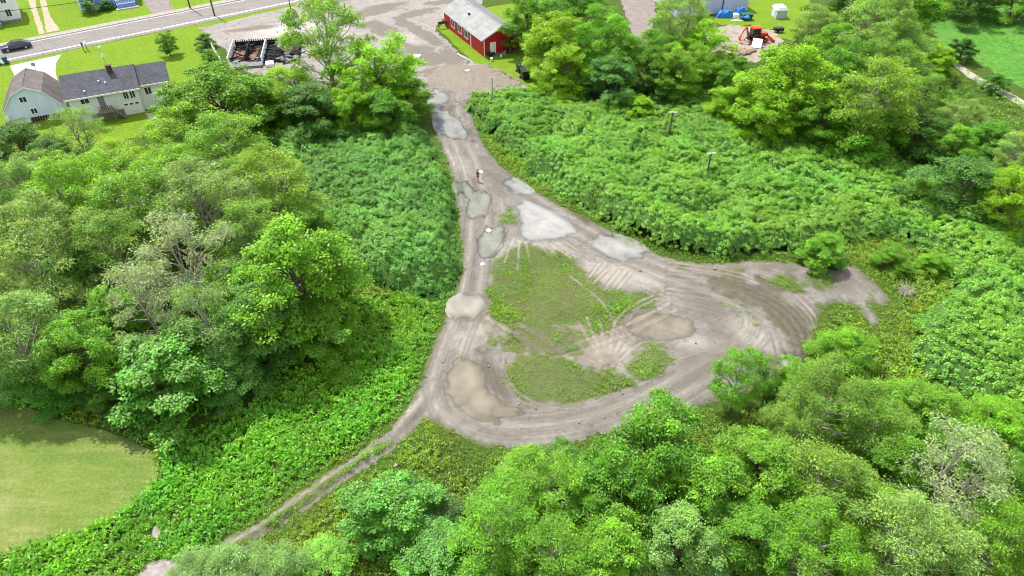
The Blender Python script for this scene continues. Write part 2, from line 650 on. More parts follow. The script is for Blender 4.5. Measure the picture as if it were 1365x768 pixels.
def water_mat(name, silt, k, ior):
    """silty water: the bed shows through where it is shallow, the sky mirrors in it"""
    m, t, o = new_mat(name)
    v = obj_vec(t)
    n = noise(t, .5, 5, .6, v, .6)
    c = ramp(t, n, [(.3, tuple(x * .72 for x in silt)), (.7, tuple(min(1, x * 1.15) for x in silt))])
    at = nd(t, "ShaderNodeAttribute", attribute_name='depth')
    a = math_(t, 'SUBTRACT', 1.0, math_(t, 'POWER', 2.718, math_(t, 'MULTIPLY', at.outputs['Fac'], -k)))
    df = nd(t, "ShaderNodeBsdfDiffuse")
    t.links.new(c, df.inputs['Color'])
    tp = nd(t, "ShaderNodeBsdfTransparent")
    tp.inputs['Color'].default_value = (.86, .84, .80, 1)
    m1 = nd(t, "ShaderNodeMixShader")
    t.links.new(a, m1.inputs[0])
    t.links.new(tp.outputs[0], m1.inputs[1])
    t.links.new(df.outputs[0], m1.inputs[2])
    gl = nd(t, "ShaderNodeBsdfGlossy", Roughness=.02)
    fr = nd(t, "ShaderNodeFresnel", IOR=ior)
    nr = bump(t, noise(t, 2.2, 2, .5, v), .02, .02)
    t.links.new(nr, fr.inputs['Normal'])
    t.links.new(nr, gl.inputs['Normal'])
    m2 = nd(t, "ShaderNodeMixShader")
    t.links.new(fr.outputs[0], m2.inputs[0])
    t.links.new(m1.outputs[0], m2.inputs[1])
    t.links.new(gl.outputs[0], m2.inputs[2])
    t.links.new(m2.outputs[0], o.inputs['Surface'])
    return m


M['water_pale'] = water_mat('silt_and_sky_puddle_water', (.27, .265, .245), 34, 2.5)  # silt tone lifted to paint in part of the mirrored white sky
M['water_green'] = water_mat('greenish_puddle_water', (.215, .22, .18), 30, 2.0)
M['water_tan'] = water_mat('muddy_puddle_water', (.225, .198, .148), 26, 1.6)
M['water_silt'] = water_mat('silty_puddle_water', (.275, .26, .215), 30, 1.8)

# ---------------------------------------------------------------- ground, lawns, road
rng = np.random.default_rng(7)


def sheet(name, P, z, m, label, cat, kind='structure', res=None, edge_n=.0):
    """a flat sheet over polygon P (world xy)"""
    bm = bmesh.new()
    vs = [bm.verts.new((p[0], p[1], z)) for p in P]
    f = bm.faces.new(vs)
    if f.normal.z < 0: f.normal_flip()
    f.normal_update()
    if f.normal.z < 0: f.normal_flip()
    bmesh.ops.triangulate(bm, faces=bm.faces[:])
    me = bpy.data.meshes.new(name)
    bm.to_mesh(me)
    bm.free()
    me.materials.append(m)
    o = link(name, me)
    return tag(o, label, cat, None, kind)


def wobble(P, amp=.25, step=.6, seed=0):
    """subdivide and roughen an outline"""
    Q = []
    n = len(P)
    for i in range(n):
        a, b = np.array(P[i]), np.array(P[(i + 1) % n])
        k = max(1, int(np.hypot(*(b - a)) / step))
        for j in range(k):
            Q.append(a + (b - a) * j / k)
    Q = np.array(Q)
    Q[:, 0] += fbm(Q[:, 0] * .9, Q[:, 1] * .9, seed, 3) * amp
    Q[:, 1] += fbm(Q[:, 0] * .9 + 40, Q[:, 1] * .9, seed + 5, 3) * amp
    return Q


gm = grass_mat('rough_ground', (.035, .065, .012), (.055, .095, .016), (.085, .115, .022), .10, 5.0)
sheet('ground', [(-1500, -600), (1500, -600), (1500, 3000), (-1500, 3000)], 0.0, gm, 'rough green ground under the weeds and trees', 'ground')

LAWN = poly_w([(-260, 70), (0, 60), (0, 0), (60, -60), (560, -60), (430, 0), (405, 5), (285, 60), (300, 90), (340, 130), (220, 175), (100, 200), (-60, 220)])
sheet('house_lawn', LAWN, .012, M['lawn'], 'short bright lawns around the houses on both sides of the road', 'lawn')
MOWN = smooth_poly(poly_w([(-140, 500), (0, 528), (60, 555), (130, 572), (190, 590), (214, 615), (208, 645), (180, 675), (120, 705), (40, 732), (-60, 755), (-240, 760)]), 2)
sheet('mown_lawn', wobble(MOWN, .18), .012, M['mown'], 'pale mown lawn with a rounded edge in the lower left corner', 'lawn')
MEADOW = poly_w([(1225, 5), (1280, -8), (1440, -12), (1640, 120), (1500, 150), (1365, 118), (1300, 82), (1262, 70)])
sheet('meadow', wobble(MEADOW, .6), .012, M['meadow'], 'open grassy meadow beyond the trees at the upper right', 'meadow')
REDLAWN = poly_w([(582, 38), (596, 30), (650, 10), (720, 0), (760, 60), (740, 110), (712, 120), (686, 108), (664, 92), (632, 84), (612, 66)])
sheet('side_lawn', wobble(REDLAWN, .2), .078, M['lawn'], 'strip of lawn around the red building', 'lawn')
BACKLAWN = poly_w([(975, -10), (1075, -12), (1090, 30), (1060, 55), (1000, 42), (950, 30)])
sheet('back_lawn', wobble(BACKLAWN, .3), .012, M['lawn'], 'lawn around the small pale shed', 'lawn')


# road: straight, along direction RD
R0 = np.array(G(0, 82)[:2])
RD = np.array(G(403, 0)[:2]) - R0
RD /= np.hypot(*RD)
RN = np.array([-RD[1], RD[0]])           # to the far side


def rp(s, d):
    p = R0 + RD * s + RN * d
    return (p[0], p[1])


road_w = float(np.dot(np.array(G(120, 39.5)[:2]) - R0, RN))
road_far = road_w
S0, S1 = -120, 260
sheet('road', [rp(S0, -1.6), rp(S1, -1.6), rp(S1, road_far), rp(S0, road_far)], .05, M['road'], 'worn grey two lane asphalt road crossing the upper left', 'road')
M['line_white'] = simple('white_road_paint', (.74, .73, .70), .8, var=.15, scale=1.5)
M['line_yellow'] = simple('faded_yellow_road_paint', (.27, .235, .175), .85, var=.2, scale=1.2)
sheet('edge_line', [rp(S0, -.22), rp(S1, -.22), rp(S1, .22), rp(S0, .22)], .055, M['line_white'], 'white edge line along the near side of the road', 'road marking')
cm = road_far * .46
for d in (-.16, .10):
    sheet('centre_line', [rp(S0, cm + d), rp(S1, cm + d), rp(S1, cm + d + .1), rp(S0, cm + d + .1)], .055, M['line_yellow'], 'faded yellow centre line of the road', 'road marking')
sheet('edge_line', [rp(S0, road_far - .75), rp(S1, road_far - .75), rp(S1, road_far - .62), rp(S0, road_far - .62)], .055, M['line_white'], 'thin white edge line along the far side of the road', 'road marking')
# kerb and pavement on the far side
kb = MB()
a, b, c_, d_ = rp(S0, road_far + .003), rp(S1, road_far + .003), rp(S1, road_far + .18), rp(S0, road_far + .18)
kb.slab((*a, .15), (*b, .15), (*c_, .15), (*d_, .15), .14)
tag(kb.build('kerb', M['concrete']), 'low concrete kerb along the far side of the road', 'kerb', None, 'structure')
pv = empty('pavement', (0, 0, 0), 0, 'pale concrete pavement slabs along the far side of the road', 'pavement')
pv['kind'] = 'structure'
slab0 = None
ss = -8.0
k = 0
M['slab'] = simple('pavement_slab', (.29, .265, .245), .9, var=.12, scale=.8)
while ss < 76:
    if slab0 is None:
        q = MB().box((0, 0, .075), (1.74, 1.45, .15))
        o = q.build('paving_slab', M['slab'], pv)
        slab0 = o
    else:
        o = slab0.copy()
        C.objects.link(o)
    p = rp(ss, road_far + .92)
    o.location = (p[0], p[1], rng.uniform(-.012, .008))
    o.rotation_euler = (0, 0, math.atan2(RD[1], RD[0]))
    ss += 1.78

# driveways
DRIVE = poly_w([(13, 88), (82, 73), (75, 84), (74, 95), (80, 125), (82, 160), (60, 160), (20, 118), (19, 100)])
sheet('driveway', DRIVE, .03, M['concrete'], 'pale concrete driveway between the road and the gambrel garage', 'driveway')
M['grey_drive'] = simple('grey_driveway_asphalt', (.20, .17, .165), .9, var=.2, scale=.7)
sheet('driveway', poly_w([(185, -14), (224, -14), (226, 4), (233, 13.5), (205, 20.5), (195, 8)]), .03, M['grey_drive'], 'grey asphalt driveway beside the blue house', 'driveway')
M['gravel_pale'] = simple('pale_track_gravel', (.34, .31, .27), .95, var=.25, scale=1.0)
M['yard'] = simple('yard_dirt', (.27, .23, .20), .95, var=.3, scale=.7)
M['rut'] = simple('driveway_gravel', (.37, .29, .22), .95, var=.25, scale=1.2)
sheet('dirt_driveway', wobble(poly_w([(32, -12), (45, -12), (50, 15), (60, 44.5), (52, 46.5), (46, 25), (38, 2)]), .12), .03, M['rut'], 'left wheel track of the dirt driveway beyond the road', 'driveway')
sheet('dirt_driveway', wobble(poly_w([(49, -12), (58, -12), (66, 20), (80, 40.5), (62, 44), (58, 22), (53, 0)]), .12), .03, M['rut'], 'right wheel track of the dirt driveway beyond the road', 'driveway')

# ---- old parking lot
LOT = poly_w([(262, 38), (407, 4), (437, -2.5), (470, -14), (660, -14), (640, 8), (598, 20), (582, 38), (612, 70), (640, 84), (690, 108), (720, 118), (640, 130), (560, 128), (440, 118), (330, 100), (300, 70)])


def grid_sheet(x0, x1, y0, y1, res):
    xs = np.arange(x0, x1 + res, res)
    ys = np.arange(y0, y1 + res, res)
    X, Y = np.meshgrid(xs, ys)
    return X.ravel(), Y.ravel(), len(xs), len(ys)


def grid_faces(nx, ny, keep):
    i = np.arange(nx * ny).reshape(ny, nx)
    F = np.stack([i[:-1, :-1], i[:-1, 1:], i[1:, 1:], i[1:, :-1]], -1).reshape(-1, 4)
    F = F[keep[F].all(1)]
    used = np.unique(F)
    remap = np.full(nx * ny, -1)
    remap[used] = np.arange(len(used))
    return remap[F], used


def ell(x, y, px, py, rx, ry, ang=0.0):
    """normalised distance in a ground ellipse given by photo centre and metres"""
    c = G(px, py)
    dx, dy = x - c[0], y - c[1]
    ca, sa = math.cos(ang), math.sin(ang)
    return np.sqrt(((dx * ca + dy * sa) / rx) ** 2 + ((-dx * sa + dy * ca) / ry) ** 2)


x, y, nx, ny = grid_sheet(LOT[:, 0].min(), LOT[:, 0].max(), LOT[:, 1].min(), LOT[:, 1].max(), .4)
sd = sdist(x, y, LOT)
F, used = grid_faces(nx, ny, sd + fbm(x * .5, y * .5, 3) * .4 > 0)
br = np.zeros_like(x)
for (px, py, rx, ry, an) in [(497, 16, 4.5, 2.0, .5), (515, 8, 4, 1.4, .4), (550, 20, 4.2, 1.6, .5), (567, 14, 3, 1, .4), (505, 38, 1.6, 4.5, .3), (516, 42, 2.2, 2.6, .0), (487, 34, 2.4, 1.6, .3), (562, 45, 1.4, 6.5, .55), (575, 52, 1.3, 5, .55), (555, 70, 3.0, 3.4, .2), (575, 78, 2.2, 4.0, .4), (600, 76, 1.7, 4, .4), (535, 62, 2.0, 2.0, 0), (535, 30, 1.2, 3, .4),
                             (340, 38, 4, 1.2, .4), (315, 41, 2, .8, .3), (590, 95, 4.5, 1.6, .2), (440, 3, 5, 1.5, .5), (590, 3, 4, 1.4, .4), (620, 4, 3, 1, .4)]:
    br = np.maximum(br, 1.15 - .62 * ell(x, y, px, py, rx, ry, an) + fbm(x * .7, y * .7, int(px)) * .18)
br = np.clip(br, 0, 1)
silt = np.clip(1.2 - ell(x, y, 640, 105, 12, 6), 0, 1)
pale = np.clip(1.3 - ell(x, y, 385, 40, 8, 4, .5), 0, 1) + np.clip(1.2 - ell(x, y, 430, 55, 8, 5), 0, 1) + .5 * np.clip(1.2 - ell(x, y, 540, 50, 5, 3), 0, 1)
Vv = np.stack([x, y, .062 + fbm(x * .3, y * .3, 9) * .008 - .03 * sstep(.4, .7, br)], 1)[used]
me = np_mesh('parking_lot', Vv, F, {'cover': np.stack([br, silt, np.clip(pale, 0, 1), np.zeros_like(x)], 1)[used]}, M['lot'], True)
tag(link('parking_lot', me), 'pale cracked parking lot with broken muddy patches', 'parking lot', None, 'structure')
sheet('gravel_yard', wobble(poly_w([(822, -14), (875, -14), (872, 30), (862, 60), (848, 64), (838, 30)]), .4), .03, M['grey_drive'], 'strip of grey paved yard between the trees left of the metal building', 'yard')
YARD = poly_w([(930, 40), (975, 33), (1030, 40), (1045, 55), (1030, 75), (980, 95), (930, 80)])
sheet('work_yard', wobble(YARD, .9), .03, M['yard'], 'bare dirt yard around the orange backhoe', 'yard')
FT1 = poly_w([(1262, 80), (1272, 80), (1300, 100), (1340, 120), (1420, 165), (1420, 176), (1335, 128), (1296, 108)])
sheet('field_track', wobble(smooth_poly(FT1, 1), .12), .03, M['gravel_pale'], 'pale dirt track along the edge of the meadow', 'track')

# ---------------------------------------------------------------- dirt track with its loop, puddles and ruts
DIRT = smooth_poly(poly_w([
    (562, 100), (590, 86), (640, 84), (668, 92), (700, 112), (686, 120), (645, 124), (624, 134), (627, 150), (636, 175), (648, 200), (668, 222), (694, 245), (722, 260),
    (762, 283), (802, 302), (842, 324), (882, 341), (922, 351), (962, 352), (1010, 348), (1060, 352), (1105, 361), (1130, 351), (1150, 364), (1166, 380), (1184, 396), (1182, 408), (1164, 404), (1160, 412), (1174, 430), (1160, 434), (1148, 412), (1128, 402), (1106, 404), (1092, 420), (1082, 450), (1072, 482), (1060, 496), (1040, 500), (1000, 520), (940, 540), (880, 562), (822, 574), (790, 583), (745, 595), (700, 599), (650, 593), (615, 581), (590, 568), (572, 556),
    (560, 560), (545, 580), (520, 603), (480, 630), (440, 655), (400, 684), (372, 703), (320, 735), (300, 748), (270, 770), (235, 770), (270, 745), (300, 722), (335, 700), (360, 686), (395, 662), (435, 634), (470, 610), (500, 588), (528, 563), (547, 541), (559, 518),
    (571, 483), (581, 455), (592, 428), (604, 403), (613, 378), (618, 350), (616, 320), (610, 285), (606, 250), (600, 222), (588, 195), (577, 165), (573, 140), (570, 118)]), 1)
GRASS_POLYS = [
    poly_w([(676, 330), (705, 326), (732, 333), (764, 348), (782, 370), (805, 384), (838, 388), (874, 390), (882, 404), (862, 414), (836, 420), (822, 440), (800, 446), (770, 440), (745, 436), (720, 440), (700, 438), (680, 440), (656, 440), (646, 420), (648, 385), (660, 350)]),
    poly_w([(690, 478), (715, 468), (745, 472), (775, 482), (808, 496), (836, 500), (846, 515), (818, 530), (780, 543), (735, 548), (700, 540), (676, 520), (670, 498)]),
    poly_w([(720, 448), (745, 452), (760, 470), (735, 476), (716, 462)]),
    poly_w([(845, 462), (868, 455), (890, 465), (908, 482), (892, 498), (855, 512), (832, 500), (838, 480)]),
    poly_w([(660, 442), (672, 438), (680, 455), (672, 468), (660, 462)]),
    poly_w([(950, 392), (985, 405), (1000, 420), (1010, 440), (990, 425), (965, 405)]),
    poly_w([(1010, 372), (1050, 372), (1080, 380), (1075, 395), (1040, 390)]),
    poly_w([(1062, 368), (1095, 366), (1112, 380), (1090, 388)]),
    poly_w([(1078, 430), (1090, 410), (1112, 402), (1098, 425), (1085, 460), (1072, 470)]),
    poly_w([(1152, 398), (1165, 396), (1168, 412), (1155, 410)]),
    poly_w([(662, 285), (680, 280), (692, 290), (688, 300), (668, 300)]),
    poly_w([(895, 352), (930, 358), (925, 364), (900, 362)]), poly_w([(960, 362), (990, 364), (985, 370), (965, 369)]),
    poly_w([(380, 672), (420, 648), (455, 622), (462, 628), (425, 655), (385, 684), (360, 697), (352, 694)]),
    poly_w([(488, 600), (503, 592), (508, 600), (492, 610)]),
]
MIDG = poly_w([(655, 430), (700, 432), (760, 436), (800, 445), (785, 478), (740, 482), (700, 482), (668, 500), (660, 470)])
TRAIL = smooth_poly(poly_w([(520, 592), (470, 622), (400, 674), (330, 722), (260, 762)]), 2, False)
PUDDLES = [   # outline in the photo, water, label
    ([(577, 126), (590, 122), (601, 128), (598, 138), (588, 146), (580, 150), (574, 140)], 'water_pale', 'small white puddle at the top of the track where it meets the lot'),
    ([(580, 156), (592, 150), (611, 156), (620, 172), (627, 188), (606, 188), (586, 179)], 'water_pale', 'long bright puddle second from the top of the track'),
    ([(606, 246), (622, 242), (632, 252), (630, 264), (614, 260)], 'water_green', 'pale puddle on the left edge of the track just below the walker'),
    ([(622, 272), (634, 258), (655, 256), (657, 272), (646, 290), (630, 292), (620, 284)], 'water_green', 'oval greenish puddle on the left branch of the track'),
    ([(668, 240), (686, 240), (712, 260), (690, 260), (676, 252)], 'water_pale', 'thin white puddle along the right edge below the walker'),
    ([(688, 278), (694, 271), (708, 271), (738, 281), (770, 302), (774, 312), (742, 320), (712, 324), (694, 318), (696, 298)], 'water_pale', 'largest white puddle at the fork of the track'),
    ([(784, 320), (800, 315), (832, 318), (858, 332), (858, 344), (826, 352), (804, 345)], 'water_pale', 'pale puddle with a brown end on the right branch'),
    ([(602, 404), (620, 394), (646, 396), (650, 410), (640, 424), (612, 428), (602, 418)], 'water_silt', 'round milky puddle alone on the straight left branch'),
    ([(634, 324), (650, 304), (672, 300), (676, 320), (658, 345), (636, 344)], 'water_green', 'pale greenish puddle below the grassy patch at the fork'),
    ([(594, 515), (602, 492), (622, 478), (640, 490), (648, 520), (672, 535), (692, 548), (680, 560), (650, 566), (628, 552), (606, 536)], 'water_tan', 'broad tan puddle on the inside of the lower left bend'),
    ([(834, 424), (870, 417), (918, 424), (930, 442), (906, 456), (862, 455), (838, 446)], 'water_tan', 'tan puddle in the middle of the loop'),
    ([(1042, 486), (1052, 481), (1060, 486), (1053, 493), (1044, 492)], 'water_silt', 'small puddle behind the saplings at the right end of the loop'),
]
PUD = [(smooth_poly(poly_w(p), 2), m, l) for p, m, l in PUDDLES]
DARK = [poly_w([(1000, 368), (1060, 372), (1075, 392), (1050, 396), (1010, 384)]), poly_w([(935, 365), (1000, 375), (1060, 405), (1085, 440), (1080, 480), (1050, 485), (1035, 440), (1000, 410), (950, 385)]),
        poly_w([(830, 322), (856, 334), (862, 345), (835, 340)]), poly_w([(640, 470), (668, 490), (680, 525), (700, 545), (690, 552), (655, 520), (635, 490)]),
        poly_w([(680, 430), (760, 440), (775, 470), (740, 478), (690, 462)]), poly_w([(620, 168), (630, 172), (636, 190), (626, 190)]),
        poly_w([(585, 138), (612, 142), (600, 150), (585, 150)]), poly_w([(760, 280), (780, 290), (785, 300), (768, 296)]),
        poly_w([(515, 572), (530, 568), (522, 588), (508, 592)]), poly_w([(1000, 470), (1050, 480), (1035, 490), (1005, 482)])]
PALE = [poly_w([(655, 320), (690, 320), (745, 325), (770, 340), (735, 335), (700, 330), (660, 345)]), poly_w([(785, 350), (830, 355), (880, 370), (870, 382), (820, 385), (790, 370)]),
        poly_w([(960, 430), (1000, 425), (1025, 450), (1020, 468), (985, 455)]), poly_w([(755, 395), (780, 390), (788, 402), (768, 412)]),
        poly_w([(700, 585), (800, 570), (860, 545), (840, 560), (760, 592)]), poly_w([(575, 540), (600, 550), (630, 575), (600, 570)]),
        poly_w([(775, 450), (830, 448), (848, 470), (820, 492), (790, 480)]), poly_w([(895, 452), (925, 448), (965, 458), (960, 475), (920, 468)]),
        poly_w([(600, 440), (640, 440), (620, 470), (600, 470)]), poly_w([(596, 205), (625, 215), (630, 235), (608, 225)])]
EARTH = [poly_w([(560, 95), (590, 84), (640, 82), (670, 90), (702, 114), (645, 122), (600, 118)]), poly_w([(690, 345), (790, 370), (830, 430), (800, 490), (690, 480), (655, 440)]), poly_w([(880, 335), (960, 350), (1010, 360), (960, 372)])]
DAMP = [poly_w([(915, 370), (960, 400), (985, 440), (1000, 480), (960, 510), (900, 520), (900, 480), (935, 460), (935, 425), (900, 400)]), poly_w([(1085, 360), (1140, 365), (1160, 385), (1120, 392), (1080, 378)]),
        poly_w([(640, 200), (670, 225), (720, 262), (690, 268), (660, 260), (645, 240)]), poly_w([(930, 352), (1060, 356), (1050, 364), (940, 362)])]
# wheel ruts: photo polyline, half width, depth, how pale the rut is
RUTS = []


def rut(pts, w=.22, d=.05, pale=.5, offs=(0,)):
    P = smooth_poly(poly_w(pts), 2, False)
    T = np.gradient(P, axis=0)
    T /= np.hypot(T[:, 0], T[:, 1])[:, None] + 1e-9
    N = np.stack([-T[:, 1], T[:, 0]], 1)
    for o in offs:
        RUTS.append((P + N * o, w, d, pale))


rut([(600, 140), (612, 190), (630, 230), (640, 290), (634, 350), (624, 410), (600, 470), (585, 520), (605, 560), (660, 582), (730, 580), (800, 565), (870, 535), (930, 500), (980, 470), (1010, 440), (1000, 410), (950, 385), (880, 365), (800, 325), (730, 280), (680, 250)], .28, .035, .55, (-1.1, -.7, .7, 1.1))
rut([(660, 582), (730, 584), (800, 570), (860, 550)], .22, .04, .4, (-2.2, -1.8, 2.3, 2.8))
rut([(585, 520), (540, 572), (470, 622), (400, 674), (330, 722), (260, 762)], .45, .05, .5, (-.72, .72))
rut([(890, 372), (960, 380), (1020, 400), (1060, 432), (1076, 478)], .16, .07, .35, (0, .8, 1.5, 2.1, 2.8, -.9, -1.8, -2.6))
rut([(1010, 375), (1060, 400), (1088, 440), (1090, 475)], .16, .05, .5, (0, .7, -.7))
rut([(650, 425), (690, 448), (722, 472)], .3, .07, .8)
rut([(690, 432), (722, 452), (760, 480)], .3, .07, .8)
rut([(735, 478), (790, 465), (850, 440), (900, 415)], .2, .05, .6, (0, 1.1))
for e in [(770, 430), (782, 425), (800, 432), (818, 428), (838, 432), (852, 440), (862, 452), (765, 455)]:
    rut([(815, 490), ((815 + e[0]) / 2 - 4, (490 + e[1]) / 2 + 3), e], .15, .03, .35)
for e in [((684, 320), (672, 352)), ((692, 322), (690, 362)), ((700, 322), (706, 350)), ((724, 322), (760, 345)), ((735, 322), (775, 342)), ((748, 320), (790, 350)), ((676, 318), (662, 340)), ((715, 322), (735, 345))]:
    rut(list(e), .15, .04, .38)
for e in [((800, 352), (785, 372)), ((812, 358), (790, 380)), ((826, 362), (805, 388)), ((840, 366), (822, 388))]:
    rut(list(e), .14, .03, .3)
for r_ in (0, 1, 2, 3):
    rut([(668 - r_ * 5, 470), (672 - r_ * 6, 500 + r_ * 3), (690 - r_ * 5, 528 + r_ * 5), (735, 548 + r_ * 5), (790, 544 + r_ * 5), (830, 532 + r_ * 4)], .15, .04, .2)
rut([(845, 455), (822, 440), (840, 415), (875, 400)], .18, .05, .6, (0, .6))
rut([(760, 370), (800, 400), (815, 425)], .15, .03, .5)

BASE, WATER = .20, .115


def dirt_fields(x, y):
    n1 = fbm(x * .9, y * .9, 11, 4)
    n2 = fbm(x * .22, y * .22, 23, 4)
    n3 = fbm(x * 2.6, y * 2.6, 31, 3)
    sd = sdist(x, y, DIRT) + n1 * (.35 + 1.6 * sstep(96, 102, y)) + n3 * .15
    z = BASE + n1 * .022 + n2 * .02 + n3 * .016
    grass = np.zeros_like(x)
    for P in GRASS_POLYS:
        np.maximum(grass, sstep(-.5, .7, sdist(x, y, P) + n1 * .8 + n3 * .3), out=grass)
    for P in DARK[:2]: np.maximum(grass, .55 * sstep(-.6, .8, sdist(x, y, P) + n1 * .8) * sstep(-.35, .45, fbm(x * .5, y * .5, 47, 3) + n3 * .35), out=grass)
    mid_ = sdist(x, y, MIDG) + n1 * .5
    np.maximum(grass, .85 * sstep(-.3, .6, mid_) * sstep(-.55, .10, fbm(x * .55, y * .55, 37, 3) + n3 * .3), out=grass)
    strip = (1 - sstep(.26, .46, seg_dist(x, y, TRAIL, False) + n3 * .08)) * sstep(-.75, -.2, n1)
    wet = np.zeros_like(x)
    pale = np.zeros_like(x)
    earth = np.zeros_like(x)
    for P in DARK: np.maximum(wet, .95 * sstep(-.8, .8, sdist(x, y, P) + n1 * 1.0), out=wet)
    for P in DAMP: np.maximum(wet, .55 * sstep(-1.5, 1.5, sdist(x, y, P) + n1 * 1.2), out=wet)
    for P in PALE: np.maximum(pale, .6 * sstep(-1.0, .6, sdist(x, y, P) + n1 * .9), out=pale)
    for P in EARTH: np.maximum(earth, .5 * sstep(-2.5, 2.0, sdist(x, y, P) + n1 * .9), out=earth)
    for P, w, d, pl in RUTS:
        q = seg_dist(x, y, P, False)
        near = np.exp(-(q / w) ** 2)
        amp = np.clip(.75 + n1 * .5 + n3 * .3, 0, 1)
        z = z - d * near * amp + d * .5 * np.exp(-((q - w * 2.0) / (w * .8)) ** 2) * amp
        grass = grass * (1 - near * amp * .95)
        pale = np.maximum(pale, pl * near * amp)
        wet = np.maximum(wet, .6 * np.exp(-((q - w * 1.9) / (w * .7)) ** 2) * amp)
    for P, m, l in PUD:
        q = sdist(x, y, P) + n1 * .5 + n3 * .34
        z = np.where(q > -1.5, z - .15 * sstep(-1.3, 1.1, q), z)
        wet = np.maximum(wet, .26 * sstep(-1.1, -.1, q + n3 * .3))
        pale = pale * (1 - .6 * sstep(-.6, .0, q))
        grass = grass * (1 - sstep(-.6, .1, q))
    grass = np.maximum(grass, strip)
    z = z * sstep(-.15, .9, sd) + .004 - .03 * (sd < -.1)
    wet = np.maximum(wet, .45 * np.clip(1 - np.abs(sd) / .6, 0, 1))
    # scattered weeds that have crept in from the verge
    grass = np.maximum(grass, sstep(.6, -.1, sd) * sstep(-.2, .3, n1))
    return sd, z, grass, wet, pale, earth


def flow(x, y, P):
    best = np.full(x.shape, 1e9)
    dd, ss_ = np.zeros_like(x), np.zeros_like(x)
    acc = 0.0
    for i in range(len(P) - 1):
        a, b = P[i], P[i + 1]
        v = b - a
        l = np.hypot(*v)
        t = np.clip(((x - a[0]) * v[0] + (y - a[1]) * v[1]) / (l * l), 0, 1)
        ex, ey = x - a[0] - t * v[0], y - a[1] - t * v[1]
        d = np.hypot(ex, ey)
        k = d < best
        best = np.where(k, d, best)
        dd = np.where(k, d * np.sign(v[0] * ey - v[1] * ex), dd)
        ss_ = np.where(k, acc + t * l, ss_)
        acc += l
    return dd, ss_


LOOP = smooth_poly(poly_w([(600, 100), (606, 160), (630, 230), (642, 280), (634, 350), (624, 410), (600, 470), (585, 520), (605, 560), (660, 582), (730, 580), (800, 565), (870, 535), (930, 500), (1000, 480), (1050, 450), (1050, 410), (1000, 385), (940, 370), (880, 355), (800, 315), (730, 275), (660, 235)]), 3, False)
x, y, nx, ny = grid_sheet(DIRT[:, 0].min() - 1, DIRT[:, 0].max() + 1, DIRT[:, 1].min() - 1, DIRT[:, 1].max() + 1, .145)
pre = sdist(x, y, DIRT) > -1.0
idx = np.where(pre)[0]
sd, z, grass, wet, pale, earth = dirt_fields(x[idx], y[idx])
full = np.full(x.shape, -9.0)
full[idx] = sd
zz = np.zeros_like(x); zz[idx] = z
cov = np.zeros((len(x), 4)); cov[idx] = np.stack([grass, wet, pale, earth], 1)
F, used = grid_faces(nx, ny, full > -.35)
me = np_mesh('dirt_track', np.stack([x, y, zz], 1)[used], F, {'cover': cov[used], 'flow': np.stack(flow(x[used], y[used], LOOP) + (np.zeros(len(used)),), 1)}, M['dirt'], True)
tag(link('dirt_track', me), 'muddy gravel track forking into a turning loop', 'dirt track', None, 'structure')
for ip, (P, m, l) in enumerate(PUD):
    wl = WATER + .002 * ip
    px_, py_, nx, ny = grid_sheet(P[:, 0].min() - .6, P[:, 0].max() + .6, P[:, 1].min() - .6, P[:, 1].max() + .6, .145)
    sd, z = dirt_fields(px_, py_)[:2]
    q = sdist(px_, py_, P)
    dep = np.where(q > -.75, wl - z, -1)
    F, used = grid_faces(nx, ny, dep > -.03)
    if not len(F): continue
    D = np.clip(dep, 0, 1)[used]
    me = np_mesh('puddle', np.stack([px_, py_, np.full_like(px_, wl)], 1)[used], F, {'depth': np.stack([D, D, D], 1)}, M[m], True)
    tag(link('puddle', me), l, 'puddle', None, 'structure')
# ---------------------------------------------------------------- leaves
def leaf_quads(P, N, T, ln, wd, tint, fold=.18):
    """kite leaves: base P, normal N, along T"""
    N = N / (np.linalg.norm(N, axis=1)[:, None] + 1e-9)
    T = T - N * (T * N).sum(1)[:, None]
    T = T / (np.linalg.norm(T, axis=1)[:, None] + 1e-9)
    B = np.cross(N, T)
    ln, wd = ln[:, None], wd[:, None]
    mid = P + T * ln * .5 + N * wd * fold
    V = np.stack([P, mid + B * wd * .5, P + T * ln - N * ln * .08, mid - B * wd * .5], 1).reshape(-1, 3)
    F = np.arange(len(V)).reshape(-1, 4)
    return V, F, np.repeat(tint, 4, 0)


def rdir(n, r):
    d = r.normal(size=(n, 3))
    return d / np.linalg.norm(d, axis=1)[:, None]


def tints(n, r, amp=.18, hue=.10):
    b = np.exp(r.normal(0, amp, n))[:, None]
    h = r.normal(0, hue, n)[:, None]
    return np.clip(b * np.concatenate([1 + h * .8, 1 + h * .1, 1 - h * 1.2], 1), .05, 3)


def wood_tubes(mb, start, ends, r0, r, wig=.25, n=5):
    for e in ends:
        e = Vector(e)
        s = Vector(start(e)) if callable(start) else Vector(start)
        d = (e - s).length
        m1 = s.lerp(e, .4) + Vector((r.normal() * wig, r.normal() * wig, abs(r.normal()) * wig)) * d * .25
        m2 = s.lerp(e, .75) + Vector((r.normal() * wig, r.normal() * wig, r.normal() * wig)) * d * .18
        mb.tube([s, m1, m2, e], [r0, r0 * .7, r0 * .42, r0 * .14], n, False)


